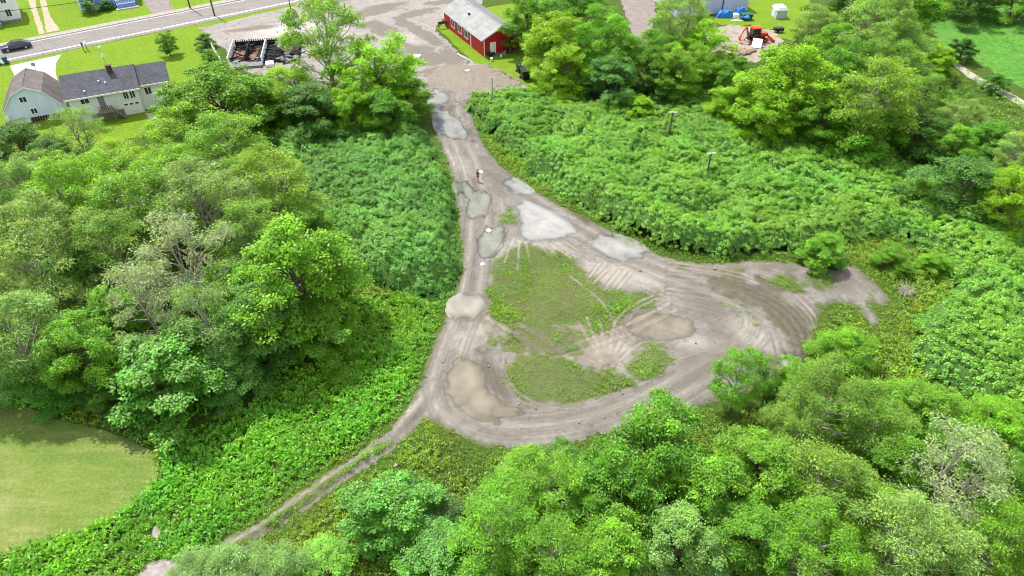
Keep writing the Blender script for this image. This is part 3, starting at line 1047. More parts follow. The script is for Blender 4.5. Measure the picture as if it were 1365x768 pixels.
def make_tree(kind, seed):
    """one variant: (wood mesh, crown mesh); nominal height 10, crown radius 4.5, centre 6"""
    r = np.random.default_rng(seed)
    H, R = 10.0, 4.5
    # lobes, sub-clumps per lobe, lobe radius, clump radius, leaves per clump, leaf length, leaf width, crown start, openness
    P = dict(round=(30, 9, .27, .095, 90, .20, .135, .9, .15), locust=(38, 8, .22, .115, 72, .25, .095, 1.0, .35), dead=(26, 8, .26, .105, 32, .26, .10, 1.6, .7),
             bush=(24, 9, .28, .10, 92, .215, .14, .2, .15), tall=(30, 7, .25, .11, 66, .26, .12, 1.8, .5), knot=(24, 9, .27, .095, 84, .26, .18, .2, .1),
             poplar=(34, 8, .25, .10, 88, .225, .145, .8, .25))[kind]
    nlobe, nsub, lr, cr, nl, ll, lw, z0, op = P
    lob = r.uniform(0, 2 * PI, 3)
    cs, rs, lobe_c = [], [], []
    for i in range(nlobe):
        t = (i + r.uniform(.1, .9)) / nlobe
        th = i * 2.399 + r.uniform(-.5, .5)
        if kind in ('bush', 'knot'):
            prof = math.sqrt(max(0, 1 - t ** 2.0))
        elif kind == 'poplar':
            prof = math.sin(PI * min(1, t * .82 + .16)) ** .7
        else:
            prof = math.sin(PI * (t * .72 + .20)) ** .8 * (1 if kind != 'locust' else .96)
        prof *= 1 + .20 * math.sin(2 * th + lob[0]) + .14 * math.sin(3 * th + lob[1])
        R1 = R * lr * r.uniform(.7, 1.2)
        rad = max(0, R * prof - R1 * .55) * r.uniform(.72, 1.02)
        zc = z0 + R1 * .5 + t * (H - z0 - R1 * 1.1) + r.normal() * .35
        c = np.array([rad * math.cos(th), rad * math.sin(th), zc])
        lobe_c.append(c)
        d = rdir(nsub, r)
        d[:, 2] = np.abs(d[:, 2]) * .9 - .18
        d[:, :2] += (c[:2] / R) * .55
        for q in d:
            q = q / np.linalg.norm(q)
            cs.append(c + q * R1 * r.uniform(.55, 1.08) * np.array([1, 1, .8]))
            rs.append(R * cr * r.uniform(.7, 1.5))
    # inner fill, so that the middle of the crown is not hollow
    if op < .3:
        for q in range(nlobe * 2):
            c = lobe_c[int(r.integers(nlobe))]
            cs.append(c * np.array([.6, .6, .9]) + r.normal(size=3) * .4)
            rs.append(R * cr * 1.5)
    cs, rs = np.array(cs), np.array(rs)
    cs[:, 2] = np.maximum(cs[:, 2], .35)
    n = len(cs)
    k = np.repeat(np.arange(n), nl)
    d = rdir(n * nl, r)
    d[:, 2] = np.where(d[:, 2] < -.3, -d[:, 2], d[:, 2])
    rr = rs[k] * r.uniform(.35, 1.15, n * nl) ** (.6 + op * .3)
    rr = np.where(r.uniform(0, 1, n * nl) < .14, rr * 1.5, rr)      # sprays that reach out of their clump
    pos = cs[k] + d * rr[:, None] * np.array([1.12, 1.12, .78])
    up = np.array([0, 0, 1.0])
    N = d * .4 + up * .7 + rdir(n * nl, r) * .6
    T = d + rdir(n * nl, r) * .8 - up * .3
    tc_ = tints(n, r, .17, .06)[k] * tints(n * nl, r, .16, .06)
    V, F, A = leaf_quads(pos, N, T, ll * r.uniform(.7, 1.3, n * nl), lw * r.uniform(.75, 1.25, n * nl), tc_)
    crown = np_mesh(kind + '_crown', V, F, {'tint': A}, M['leaf'])
    mb = MB()
    stems = 1 if kind in ('round', 'tall', 'poplar') else (3 if kind in ('bush', 'knot') else 2)
    tops = []
    for q in range(stems):
        a = r.uniform(0, 2 * PI)
        o = .0 if stems == 1 else .35
        lean = Vector((math.cos(a), math.sin(a), 0)) * (o * 2.2 + .3)
        b = Vector((math.cos(a) * o, math.sin(a) * o, -.25))
        pts = [b, b + lean * .25 + Vector((0, 0, 2.2)), b + lean * .6 + Vector((0.15, -.1, 4.8)), b + lean + Vector((0, .1, 7.4)), b + lean * 1.15 + Vector((0, 0, 8.8))]
        r0 = .24 if stems == 1 else .16
        mb.tube(pts, [r0 * 1.35, r0, r0 * .75, r0 * .42, r0 * .12], 7, False)
        tops.append(pts)

    def near(e):
        pts = tops[int(r.integers(len(tops)))]
        hz = max(1.0, min(7.4, e.z * .62 + r.uniform(-.4, .3)))
        for i in range(4):
            if pts[i + 1].z >= hz:
                return pts[i].lerp(pts[i + 1], (hz - pts[i].z) / (pts[i + 1].z - pts[i].z))
        return pts[-1]
    wood_tubes(mb, near, lobe_c, .085, r, .25, 5)
    for i, c in enumerate(lobe_c):
        sub = cs[i * nsub:(i + 1) * nsub]
        sel = sub[r.permutation(nsub)[:(7 if op > .3 else 3)]]
        wood_tubes(mb, Vector(c * np.array([.9, .9, 1])), sel, .035, r, .2, 4)
    if kind == 'dead' or kind == 'locust':
        for c in cs[r.permutation(n)[:70 if kind == 'dead' else 18]]:
            wood_tubes(mb, Vector(c), [Vector(c) + Vector(rdir(1, r)[0] * .9 + np.array([0, 0, .45])) * r.uniform(.4, 1.1) for _ in range(3)], .028, r, .3, 3)
    wm = bpy.data.meshes.new(kind + '_wood')
    wm.from_pydata([tuple(v) for v in mb.v], [], mb.f)
    wm.polygons.foreach_set('use_smooth', [True] * len(wm.polygons))
    wm.materials.append(M['bark_pale'] if kind in ('dead', 'tall', 'locust') else M['bark'])
    return wm, crown


VAR = {k: [make_tree(k, 100 + i * 7 + len(k)) for i in range(c)] for k, c in
       (('round', 3), ('locust', 3), ('dead', 2), ('bush', 3), ('tall', 1), ('knot', 2), ('poplar', 2))}
COL = dict(Y=(.275, .51, .014), G=(.145, .345, .018), D=(.082, .225, .022), P=(.265, .44, .10), O=(.215, .385, .040), B=(.135, .32, .055), L=(.195, .43, .022), K=(.125, .355, .036), W=(.36, .49, .22))
# kind, crown centre in the photo, crown width in photo pixels, height / width ratio, colour, name, label
TREES = [
    # left grove, back to front
    ('bush', 272, 56, 26, .7, 'D', 'dark_bush', 'dark bush on the lawn behind the white board fence'),
    ('bush', 281, 76, 24, .7, 'G', 'green_bush', 'green bush at the near end of the white board fence'),
    ('bush', 118, 11, 20, .8, 'G', 'green_bush', 'round shrub at the corner of the blue house'),
    ('bush', 139, 8, 20, .6, 'D', 'dark_bush', 'dark low shrub under the wall of the blue house'),
    ('round', 222, 57, 25, 1.15, 'G', 'lawn_tree', 'small round tree alone on the lawn behind the ranch house roof'),
    ('round', 290, 138, 140, .75, 'G', 'broadleaf_tree', 'broad dense green tree right of the ranch house wing'),
    ('dead', 108, 176, 66, .9, 'O', 'slender_tree', 'thin open tree with bare stems in front of the white ranch house'),
    ('bush', 22, 200, 88, .65, 'D', 'dark_bush', 'dark green bushy tree in front of the gambrel garage'),
    ('bush', 72, 212, 62, .8, 'D', 'dark_bush', 'dark low bush between the dark tree and the slender tree at left'),
    ('locust', 238, 190, 98, .75, 'Y', 'locust_tree', 'yellow green feathery tree just below the ranch house wing'),
    ('locust', 165, 224, 88, .7, 'Y', 'locust_tree', 'yellow green tree below the garage door of the ranch house'),
    ('locust', 300, 205, 105, .9, 'O', 'locust_tree', 'olive feathery tree below the broad dense tree of the upper grove'),
    ('locust', 22, 262, 95, 1.0, 'P', 'locust_tree', 'pale feathery tree at the left picture edge below the dark bush'),
    ('locust', 105, 262, 115, .9, 'Y', 'locust_tree', 'yellow green feathery tree in the upper left of the grove'),
    ('locust', 365, 250, 105, .9, 'O', 'locust_tree', 'olive feathery tree on the grove edge beside the left knotweed thicket'),
    ('round', 405, 300, 70, 1.0, 'L', 'broadleaf_tree', 'fresh green narrow tree on the right shoulder of the grove'),
    ('locust', 190, 285, 120, .9, 'O', 'locust_tree', 'olive tree with dark gaps in the middle of the grove top'),
    ('locust', 275, 275, 120, .9, 'P', 'locust_tree', 'pale feathery tree at the crest of the grove'),
    ('locust', 335, 320, 100, .95, 'O', 'locust_tree', 'olive tree behind the tall fresh green tree of the grove'),
    ('locust', 55, 345, 130, 1.0, 'P', 'locust_tree', 'large pale feathery tree with dark leaning stems at the left edge'),
    ('bush', 112, 375, 95, .9, 'K', 'green_bush', 'deep green bush in the hollow among the feathery left trees'),
    ('locust', 150, 340, 110, 1.0, 'O', 'locust_tree', 'olive feathery tree right of the hollow in the grove'),
    ('dead', 255, 350, 120, 1.1, 'W', 'thin_tree', 'thin whitish tree with many bare twigs in the grove centre'),
    ('dead', 205, 410, 105, 1.2, 'W', 'thin_tree', 'sparse whitish tree in front left of the grove centre'),
    ('dead', 278, 430, 95, 1.2, 'P', 'thin_tree', 'sparse tree with grey bare branches beside the tall fresh green tree'),
    ('locust', 25, 455, 120, 1.0, 'P', 'locust_tree', 'pale feathery tree above the mown lawn at the left edge'),
    ('round', 105, 470, 105, 1.1, 'L', 'broadleaf_tree', 'bright green tree above the back edge of the mown lawn'),
    ('poplar', 395, 372, 150, 1.05, 'L', 'poplar_tree', 'tall fresh green tree on the right corner of the left grove'),
    ('round', 345, 430, 110, 1.1, 'B', 'broadleaf_tree', 'bluish green tree below the tall fresh green tree'),
    ('bush', 430, 440, 95, .8, 'G', 'green_bush', 'low green bush at the right foot of the tall fresh green tree'),
    ('bush', 62, 500, 112, .55, 'K', 'green_bush', 'dark leafy bush along the back edge of the mown lawn'),
    ('knot', 225, 508, 145, .72, 'K', 'rounded_bush', 'large rounded leafy bush at the corner of the mown lawn'),
    ('bush', 320, 500, 85, .8, 'B', 'green_bush', 'bluish bush between the rounded leafy bush and the weeds'),
    ('bush', 138, 520, 70, .7, 'D', 'dark_bush', 'dark bush left of the large rounded leafy bush'),
    # group between house, burnt building and track
    ('tall', 435, 62, 100, 1.5, 'O', 'open_tree', 'tall airy tree with a visible dark trunk beside the burnt building'),
    ('locust', 385, 122, 74, .75, 'Y', 'locust_tree', 'yellow green tree in front of the burnt building'),
    ('round', 350, 138, 72, .8, 'G', 'broadleaf_tree', 'mid green tree in the shadow between the burnt building and the broad tree'),
    ('round', 503, 100, 104, .9, 'Y', 'maple_tree', 'bright full tree left of the top of the track'),
    ('bush', 415, 150, 90, .7, 'D', 'dark_bush', 'dark bush at the upper left end of the left thicket'),
    ('round', 470, 138, 62, 1.1, 'Y', 'maple_tree', 'small bright tree in front of the bright full tree'),
    ('round', 540, 122, 64, 1.0, 'L', 'maple_tree', 'bright tree leaning over the left edge of the track top'),
    ('bush', 512, 152, 80, .75, 'G', 'green_bush', 'green bush under the bright trees by the track top'),
    # around and right of the red building
    ('round', 702, 28, 64, 1.0, 'G', 'broadleaf_tree', 'green tree overhanging the roof of the red building'),
    ('round', 738, 58, 84, 1.0, 'Y', 'maple_tree', 'bright tree directly right of the red building'),
    ('round', 772, 22, 88, 1.0, 'G', 'broadleaf_tree', 'dense tree at the top edge right of the red building'),
    ('round', 808, 62, 78, 1.2, 'L', 'broadleaf_tree', 'fresh green tree left of the gap onto the grey yard'),
    ('bush', 748, 100, 72, .9, 'Y', 'yellow_bush', 'yellow green bush beside the two black waste bins'),
    ('bush', 815, 110, 80, .75, 'B', 'blue_green_bush', 'bluish green bush behind the right thicket'),
    ('bush', 790, 112, 50, .8, 'D', 'dark_bush', 'small dark bush behind the thicket below the dense tree'),
    ('locust', 903, 42, 84, 1.0, 'P', 'locust_tree', 'pale airy tree in front of the grey metal building'),
    ('round', 868, 78, 70, 1.1, 'G', 'broadleaf_tree', 'green upright tree left of the pale airy tree'),
    ('round', 940, 70, 70, 1.05, 'Y', 'maple_tree', 'bright upright tree left of the orange backhoe'),
    ('round', 905, 95, 75, 1.0, 'L', 'broadleaf_tree', 'fresh tree at the back of the right thicket below the pale airy tree'),
    ('round', 955, 105, 56, .9, 'G', 'broadleaf_tree', 'mid green tree between the bright upright tree and the spoil heaps'),
    ('bush', 880, 115, 60, .8, 'D', 'dark_bush', 'dark bush at the foot of the upright trees'),
    ('round', 1047, 116, 124, .88, 'Y', 'maple_tree', 'large yellow green tree dominating the back of the right thicket'),
    ('round', 1028, 150, 88, .85, 'Y', 'maple_tree', 'yellow green tree in front of the large yellow green one'),
    ('round', 980, 140, 66, .85, 'Y', 'maple_tree', 'yellow green tree on the left flank of the large yellow green one'),
    ('round', 1112, 66, 76, .9, 'L', 'broadleaf_tree', 'fresh tree behind the large yellow green tree'),
    ('locust', 1085, 40, 58, .9, 'P', 'locust_tree', 'pale tree right of the small shed'),
    ('round', 1120, 105, 80, 1.1, 'G', 'broadleaf_tree', 'mid green tree right of the large yellow green tree'),
    ('round', 1215, 15, 82, 1.1, 'L', 'broadleaf_tree', 'bright rounded tree at the top edge beside the meadow'),
    ('bush', 1130, 8, 85, .9, 'D', 'dark_bush', 'dark trees mass behind the pale tree at the top edge'),
    ('locust', 1160, 45, 92, 1.0, 'P', 'locust_tree', 'pale airy tree near the top edge left of the meadow'),
    ('locust', 1200, 72, 70, .9, 'P', 'locust_tree', 'pale airy tree on the meadow edge left of the dirt track'),
    ('locust', 1168, 138, 116, .85, 'O', 'locust_tree', 'wide pale tree with grey limbs right of the yellow green trees'),
    ('round', 1248, 80, 50, .8, 'Y', 'maple_tree', 'yellow green tree at the bend of the field track'),
    ('bush', 1283, 68, 34, .8, 'D', 'dark_bush', 'small dark bush at the corner of the meadow'),
    ('locust', 1228, 130, 66, .8, 'O', 'locust_tree', 'olive airy tree below the bend of the field track'),
    ('bush', 1150, 185, 92, .7, 'G', 'green_bush', 'green bush under the wide pale tree'),
    ('bush', 1215, 178, 82, .75, 'D', 'dark_bush', 'dark bush at the back right corner of the right thicket'),
    ('locust', 1278, 158, 58, .75, 'P', 'locust_tree', 'pale airy tree beside the right end of the field track'),
    ('bush', 1270, 200, 62, .9, 'L', 'green_bush', 'fresh green bush right of the dark bush behind the thicket'),
    ('knot', 1318, 188, 62, .7, 'K', 'green_bush', 'leafy bush between the field track and the greyish willow'),
    ('bush', 1275, 252, 105, .7, 'B', 'willow_bush', 'greyish willow bush at the right edge of the thicket'),
    ('round', 1345, 262, 82, 1.0, 'Y', 'yellow_tree', 'yellow green rounded tree at the right picture edge'),
    ('locust', 1354, 205, 55, .9, 'P', 'locust_tree', 'pale yellow tree at the right edge below the field track'),
    ('bush', 1258, 102, 26, .8, 'G', 'green_bush', 'tiny bush on the left verge of the field track'),
    ('bush', 1328, 112, 30, .8, 'K', 'green_bush', 'small bush overhanging the middle of the field track'),
    ('bush', 1290, -6, 90, .6, 'D', 'dark_bush', 'dark hedge tree at the far side of the meadow'),
    ('bush', 1362, -2, 80, .7, 'G', 'green_bush', 'green hedge tree at the far right corner of the meadow'),
    ('bush', 1240, 262, 50, .7, 'G', 'green_bush', 'low green bush left of the greyish willow'),
    # singles in the thicket and on the verges
    ('knot', 1100, 336, 58, .72, 'L', 'rounded_bush', 'rounded leafy bush jutting onto the far edge of the dirt loop'),
    ('knot', 850, 145, 44, .6, 'Y', 'yellow_bush', 'small yellow green bush standing in the right thicket'),
    ('knot', 742, 140, 36, .6, 'Y', 'yellow_bush', 'small yellowish bush at the back left of the right thicket'),
    ('bush', 1190, 345, 50, .6, 'G', 'green_bush', 'dark tuft bush in the weeds right of the dirt loop'),
    ('bush', 1245, 352, 42, .6, 'L', 'green_bush', 'light bush right of the dark tuft in the weeds'),
    # lower right wood
    ('tall', 985, 505, 72, 1.4, 'L', 'sapling', 'thin sapling with bare stems in front of the dirt loop'),
    ('dead', 1022, 500, 42, 1.5, 'P', 'sapling', 'nearly leafless sapling right of the thin green sapling'),
    ('bush', 1125, 472, 80, .7, 'L', 'green_bush', 'bright leafy bush at the right end of the dirt loop'),
    ('bush', 1052, 512, 65, .9, 'L', 'green_bush', 'bright bush left of the olive tree by the loop'),
    ('locust', 1098, 545, 112, 1.0, 'O', 'locust_tree', 'olive feathery tree behind the lower right wood'),
    ('locust', 1160, 560, 100, .95, 'O', 'locust_tree', 'olive tree right of the other olive feathery tree'),
    ('knot', 1225, 545, 90, .7, 'L', 'rounded_bush', 'light leafy mound right of the olive trees'),
    ('poplar', 880, 600, 130, 1.1, 'G', 'poplar_tree', 'tall rough green tree at the lower edge of the loop'),
    ('poplar', 820, 650, 120, 1.05, 'G', 'poplar_tree', 'green tree left of the tall rough green tree'),
    ('poplar', 935, 655, 110, 1.1, 'L', 'poplar_tree', 'lighter green tree in front of the tall rough green tree'),
    ('round', 1012, 625, 115, 1.0, 'L', 'broadleaf_tree', 'bright rounded tree in the middle of the lower right wood'),
    ('locust', 1100, 650, 115, 1.0, 'O', 'locust_tree', 'dull olive tree right of the bright rounded tree'),
    ('round', 1190, 625, 100, 1.0, 'G', 'broadleaf_tree', 'mid green tree left of the dry twiggy tree'),
    ('dead', 1268, 640, 128, 1.1, 'W', 'thin_tree', 'dry twiggy whitish tree at the lower right'),
    ('bush', 1330, 570, 85, .8, 'L', 'green_bush', 'light bush at the right edge above the twiggy tree'),
    ('round', 1350, 640, 85, 1.0, 'G', 'broadleaf_tree', 'mid green tree at the right edge beside the twiggy tree'),
    ('round', 995, 715, 110, 1.0, 'L', 'broadleaf_tree', 'fresh green tree at the bottom edge below the bright rounded tree'),
    ('locust', 1085, 735, 115, 1.0, 'L', 'locust_tree', 'light airy tree at the bottom edge right of the fresh one'),
    ('locust', 1215, 725, 135, 1.0, 'P', 'locust_tree', 'large pale tree at the bottom edge right of centre'),
    ('poplar', 905, 725, 110, 1.05, 'P', 'poplar_tree', 'pale green tree at the bottom edge below the lighter tree'),
    ('poplar', 815, 735, 110, 1.05, 'L', 'poplar_tree', 'light tree at the bottom edge left of the pale one'),
    ('locust', 1330, 720, 110, 1.0, 'L', 'locust_tree', 'light airy tree filling the bottom right corner'),
    # lower middle
    ('locust', 725, 655, 115, .85, 'L', 'locust_tree', 'feathery light tree below the bottom of the loop'),
    ('bush', 755, 625, 80, .7, 'G', 'green_bush', 'green bush under the feathery light tree near the loop'),
    ('locust', 665, 700, 125, .85, 'L', 'locust_tree', 'wide feathery tree left of the bottom centre'),
    ('locust', 735, 740, 110, .9, 'L', 'locust_tree', 'feathery tree at the bottom edge of the centre'),
    ('knot', 522, 680, 118, .75, 'K', 'rounded_bush', 'big round leafy bush below the two wheel trail'),
    ('knot', 580, 745, 110, .6, 'K', 'rounded_bush', 'low leafy mound at the bottom edge beside the big round bush'),
    ('bush', 600, 690, 70, .7, 'D', 'dark_bush', 'dark gap bush between the round bush and the feathery trees'),
    ('locust', 335, 775, 115, .7, 'P', 'locust_tree', 'yellowish airy tree over the lower end of the trail'),
    ('bush', 432, 758, 90, .55, 'L', 'green_bush', 'light bush at the bottom edge left of the big round bush'),
    ('locust', 265, 770, 90, .7, 'P', 'locust_tree', 'yellowish small tree at the bottom edge beside the gravel patch'),
]
TREES += [
    ('bush', 985, 96, 46, .7, 'G', 'green_bush', 'green bush right below the spoil heaps'),
    ('locust', 62, 300, 90, .9, 'P', 'locust_tree', 'pale feathery tree between the two edge trees in the upper left grove'),
    ('locust', 150, 300, 85, .9, 'O', 'locust_tree', 'olive tree squeezed between the yellow green and the gappy trees of the grove'),
    ('locust', 235, 235, 90, .8, 'Y', 'locust_tree', 'yellow green tree on the upper crest of the grove right of centre'),
    ('locust', 320, 250, 85, .85, 'O', 'locust_tree', 'olive tree on the upper right slope of the grove'),
    ('locust', 60, 240, 80, .8, 'O', 'locust_tree', 'olive tree just below the two dark bushes at left'),
    ('locust', 230, 330, 90, .9, 'O', 'locust_tree', 'olive tree right behind the whitish twiggy tree'),
    ('round', 160, 420, 85, 1.0, 'L', 'broadleaf_tree', 'fresh green tree left of the sparse whitish tree'),
    ('round', 320, 385, 85, 1.0, 'L', 'broadleaf_tree', 'fresh green tree in the gap behind the bluish tree'),
    ('locust', 70, 415, 90, .95, 'P', 'locust_tree', 'pale feathery tree between the two large ones at the left edge'),
    ('bush', 255, 470, 85, .8, 'K', 'green_bush', 'leafy bush at the foot of the sparse twiggy trees'),
    ('bush', 180, 480, 75, .8, 'L', 'green_bush', 'fresh leafy bush behind the large rounded bush'),
    ('round', 440, 385, 55, 1.0, 'L', 'broadleaf_tree', 'small fresh tree squeezed against the left thicket'),
    ('poplar', 860, 660, 90, 1.0, 'G', 'poplar_tree', 'rough green tree in the gap between the lower wood trees'),
    ('locust', 1050, 585, 85, .95, 'O', 'locust_tree', 'olive tree behind the bright rounded tree of the lower wood'),
    ('round', 1060, 680, 85, 1.0, 'G', 'broadleaf_tree', 'mid green tree between the dull olive tree and the bottom edge'),
    ('locust', 1150, 690, 90, .95, 'L', 'locust_tree', 'light feathery tree right of the dull olive tree'),
    ('round', 1280, 600, 80, .9, 'G', 'broadleaf_tree', 'mid green tree right behind the dry twiggy tree'),
    ('locust', 790, 690, 85, .9, 'L', 'locust_tree', 'light feathery tree left of the lower wood'),
    ('bush', 690, 640, 65, .65, 'L', 'green_bush', 'low light bush on the slope below the loop'),
    ('locust', 1180, 95, 80, .9, 'O', 'locust_tree', 'olive airy tree behind the wide pale tree'),
    ('round', 1100, 160, 78, .9, 'G', 'broadleaf_tree', 'mid green tree between the yellow green and the wide pale tree'),
]
trng = random.Random(5)
cnt = {}
tree_bases = []
for kind, px, py, wpx, ratio, col, name, label in TREES:
    hm = 6.0
    if kind in ('locust', 'dead'): ratio *= 1.18
    for _ in range(4):
        wm_ = wpx * 1.10 * mpp(px, py, hm)
        Ht = min(16.0, wm_ * ratio)
        hm = Ht * (.45 if kind in ('bush', 'knot') else .56)
    base = G(px, py, hm)
    sx = wm_ / 9.0
    sz = Ht / 10.0
    i = cnt.get(kind, 0)
    cnt[kind] = i + 1
    wood, crown = VAR[kind][i % len(VAR[kind])]
    root = empty(name, (base.x, base.y, 0), trng.uniform(0, 2 * PI), label, 'bush' if 'bush' in name else 'tree')
    root.scale = (sx, sx * trng.uniform(.92, 1.08), sz)
    t_ = link('trunk', wood, root)
    c_ = link('crown', crown, root)
    j = [1 + trng.uniform(-.10, .10) for _ in range(3)]
    c_.color = (COL[col][0] * j[0] * j[1], COL[col][1] * j[1], COL[col][2] * j[2], 1)
    tree_bases.append((base.x, base.y, wm_ / 2))

# ---------------------------------------------------------------- knotweed thickets
K_RIGHT = smooth_poly(poly_w([(620, 140), (640, 126), (690, 122), (740, 130), (800, 138), (870, 128), (940, 120), (1000, 150), (1060, 165), (1120, 185), (1200, 205), (1250, 240), (1310, 285), (1380, 320), (1440, 400), (1440, 590), (1330, 548), (1262, 520), (1222, 490), (1206, 450), (1222, 415), (1262, 385), (1268, 352), (1200, 318), (1160, 312), (1120, 330), (1075, 336), (1010, 342), (960, 342), (905, 336), (855, 320), (805, 293), (765, 271), (725, 248), (695, 218), (668, 198), (640, 168)], .4), 1)
K_LEFT = smooth_poly(poly_w([(330, 170), (400, 155), (470, 150), (540, 158), (566, 178), (585, 205), (600, 240), (609, 285), (616, 335), (611, 378), (592, 404), (540, 392), (500, 380), (470, 360), (420, 300), (380, 240)], .4), 1)


def kn_height(x, y, P, hmax):
    sd = sdist(x, y, P) + fbm(x * .5, y * .5, 41, 3) * .9
    h = hmax * sstep(-.2, 2.0, sd) ** .6
    mound = fbm(x * .16, y * .16, 51, 2) * .55 + fbm(x * .42, y * .42, 57, 2) * .42
    ridge = np.abs(fbm(x * .33 + 7, y * .5, 63, 2))
    return sd, np.maximum(.15, h * (1 + mound * .38 - .28 * (1 - sstep(0, .28, ridge))))


def thicket(name, P, hmax, col, dens, label, seed, bumps=()):
    r = np.random.default_rng(seed)
    x0, x1, y0, y1 = P[:, 0].min() - 1, P[:, 0].max() + 1, P[:, 1].min() - 1, P[:, 1].max() + 1
    n = int((x1 - x0) * (y1 - y0) * dens)
    x, y = r.uniform(x0, x1, n), r.uniform(y0, y1, n)

    def hf(x, y):
        sd, h = kn_height(x, y, P, hmax)
        for (bx, by, br_, bh) in bumps:
            c = G(bx, by, 1.5)
            q = ((x - c[0]) ** 2 + (y - c[1]) ** 2) / br_ ** 2
            h = h + np.where(sd > 0, bh * np.sqrt(np.clip(1 - q, 0, 1)), 0)
        return sd, h
    sd, h = hf(x, y)
    k = sd > -.1
    x, y, h = x[k], y[k], h[k]
    e = .25
    gx = (hf(x + e, y)[1] - h) / e
    gy = (hf(x, y + e)[1] - h) / e
    sn = np.stack([-gx, -gy, np.ones_like(gx)], 1)
    sn /= np.linalg.norm(sn, axis=1)[:, None]
    lean = np.clip(np.hypot(gx, gy), 0, 3)
    m = 9
    n = len(x)
    tip = np.stack([x, y, h - r.uniform(0, 1, n) ** 2 * .55 * np.minimum(1, h)], 1)
    # lower whorls on the steep faces
    tip[:, 2] -= lean * r.uniform(0, .35, n)
    tip[:, 2] = np.maximum(tip[:, 2], .1)
    edge = sd[k] < 2.6                       # leaves all the way down the outer faces
    tip[:, 2] = np.where(edge & (r.uniform(0, 1, n) < .55), h * r.uniform(.15, 1.0, n), tip[:, 2])
    a = np.tile(np.arange(m) * 2.4, n) + np.repeat(r.uniform(0, 6.28, n), m)
    d = np.stack([np.cos(a), np.sin(a), np.zeros_like(a)], 1)
    K = np.repeat(np.arange(n), m)
    nn = sn[K] * .8 + d * .35 + rdir(n * m, r) * .35 + np.array([0, 0, .35])
    T = d + sn[K] * r.uniform(-.25, .45, n * m)[:, None]
    size = r.uniform(.15, .27, n * m)
    pos = tip[K] + d * .05 - sn[K] * (np.tile(np.arange(m), n) / m * .32)[:, None]
    patch = (1 + .16 * fbm(x * .12, y * .12, 71, 3))[K][:, None]
    yl = (fbm(x * .2, y * .2, 77, 2))[K][:, None]
    t = tints(n, r, .10, .05)[K] * tints(n * m, r, .14, .05) * patch * np.concatenate([1 + .12 * yl, np.ones_like(yl), 1 - .1 * yl], 1)
    V, F, A = leaf_quads(pos, nn, T, size, size * .72, t)
    me = np_mesh(name, V, F, {'tint': A}, M['weed'])
    o = link(name, me)
    o.color = (*col, 1)
    tag(o, label, 'thicket', None, 'stuff')
    # stems and shaded inside of the thicket
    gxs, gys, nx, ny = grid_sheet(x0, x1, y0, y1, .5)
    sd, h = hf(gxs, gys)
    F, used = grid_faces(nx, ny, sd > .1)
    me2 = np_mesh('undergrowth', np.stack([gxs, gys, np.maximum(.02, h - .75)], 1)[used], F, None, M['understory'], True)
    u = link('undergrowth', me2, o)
    return hf


BUMPS_R = [(690, 165, 5, .9), (735, 205, 4.5, .9), (790, 240, 4.5, 1.0), (850, 285, 5, 1.1), (905, 255, 4, .9), (960, 310, 4.5, .8), (700, 140, 5, .8), (820, 180, 4.5, .7), (760, 160, 4, .7), (1020, 320, 3.5, .7), (900, 310, 4, .8), (1290, 440, 5, 1.0), (1240, 465, 4, .7), (1330, 390, 4, .8)]
thicket('knotweed_thicket', K_RIGHT, 2.3, (.205, .44, .048), 15.0, 'wide dense thicket of leafy knotweed right of the track', 3, BUMPS_R)
thicket('knotweed_thicket', K_LEFT, 2.4, (.155, .38, .058), 15.0, 'dark green knotweed thicket between the left grove and the track', 4, [(540, 330, 5, .8), (570, 260, 4, .7), (500, 270, 5, .6), (580, 350, 3.5, .7), (520, 210, 4, .5)])

# ---------------------------------------------------------------- weeds, meadow grass, grass in the loop
DK = [DIRT]


def tufts(name, x, y, z, hgt, m, lw, col, label, seed, cat, upright=.8, tamp=.16, thue=.08, patchy=.2):
    """leafy or grassy tufts: m leaves each, from the ground at z up to hgt"""
    r = np.random.default_rng(seed)
    n = len(x)
    K = np.repeat(np.arange(n), m)
    a = r.uniform(0, 6.28, n * m)
    f = r.uniform(0, 1, n * m)
    d = np.stack([np.cos(a), np.sin(a), np.zeros_like(a)], 1)
    H = hgt[K]
    pos = np.stack([x[K], y[K], z[K] + H * f * .55], 1) + d * (H * .12)[:, None]
    T = d * (1 - upright * .6) + np.array([0, 0, 1.0]) * (upright * (1.1 - f * .7))[:, None]
    N = d * -.5 + np.array([0, 0, .7]) + rdir(n * m, r) * .4
    ln = H * r.uniform(.30, .54, n * m)
    patch = (1 + patchy * fbm(x * .25, y * .25, seed, 3))[K][:, None]
    yl = fbm(x * .18, y * .18, seed + 9, 3)[K][:, None]
    t = tints(n, r, tamp * .8, thue)[K] * tints(n * m, r, tamp, thue) * patch * np.concatenate([1 + .22 * yl, 1 + .02 * yl, 1 - .2 * yl], 1)
    V, F, A = leaf_quads(pos, N, T, ln, ln * lw, t)
    o = link(name, np_mesh(name, V, F, {'tint': A}, M['weed']))
    o.color = (*col, 1)
    return tag(o, label, cat, None, 'stuff')


def scatter(P, dens, seed):
    r = np.random.default_rng(seed)
    x0, x1, y0, y1 = P[:, 0].min(), P[:, 0].max(), P[:, 1].min(), P[:, 1].max()
    n = int((x1 - x0) * (y1 - y0) * dens)
    x, y = r.uniform(x0, x1, n), r.uniform(y0, y1, n)
    k = inside(x, y, P)
    return x[k], y[k], r


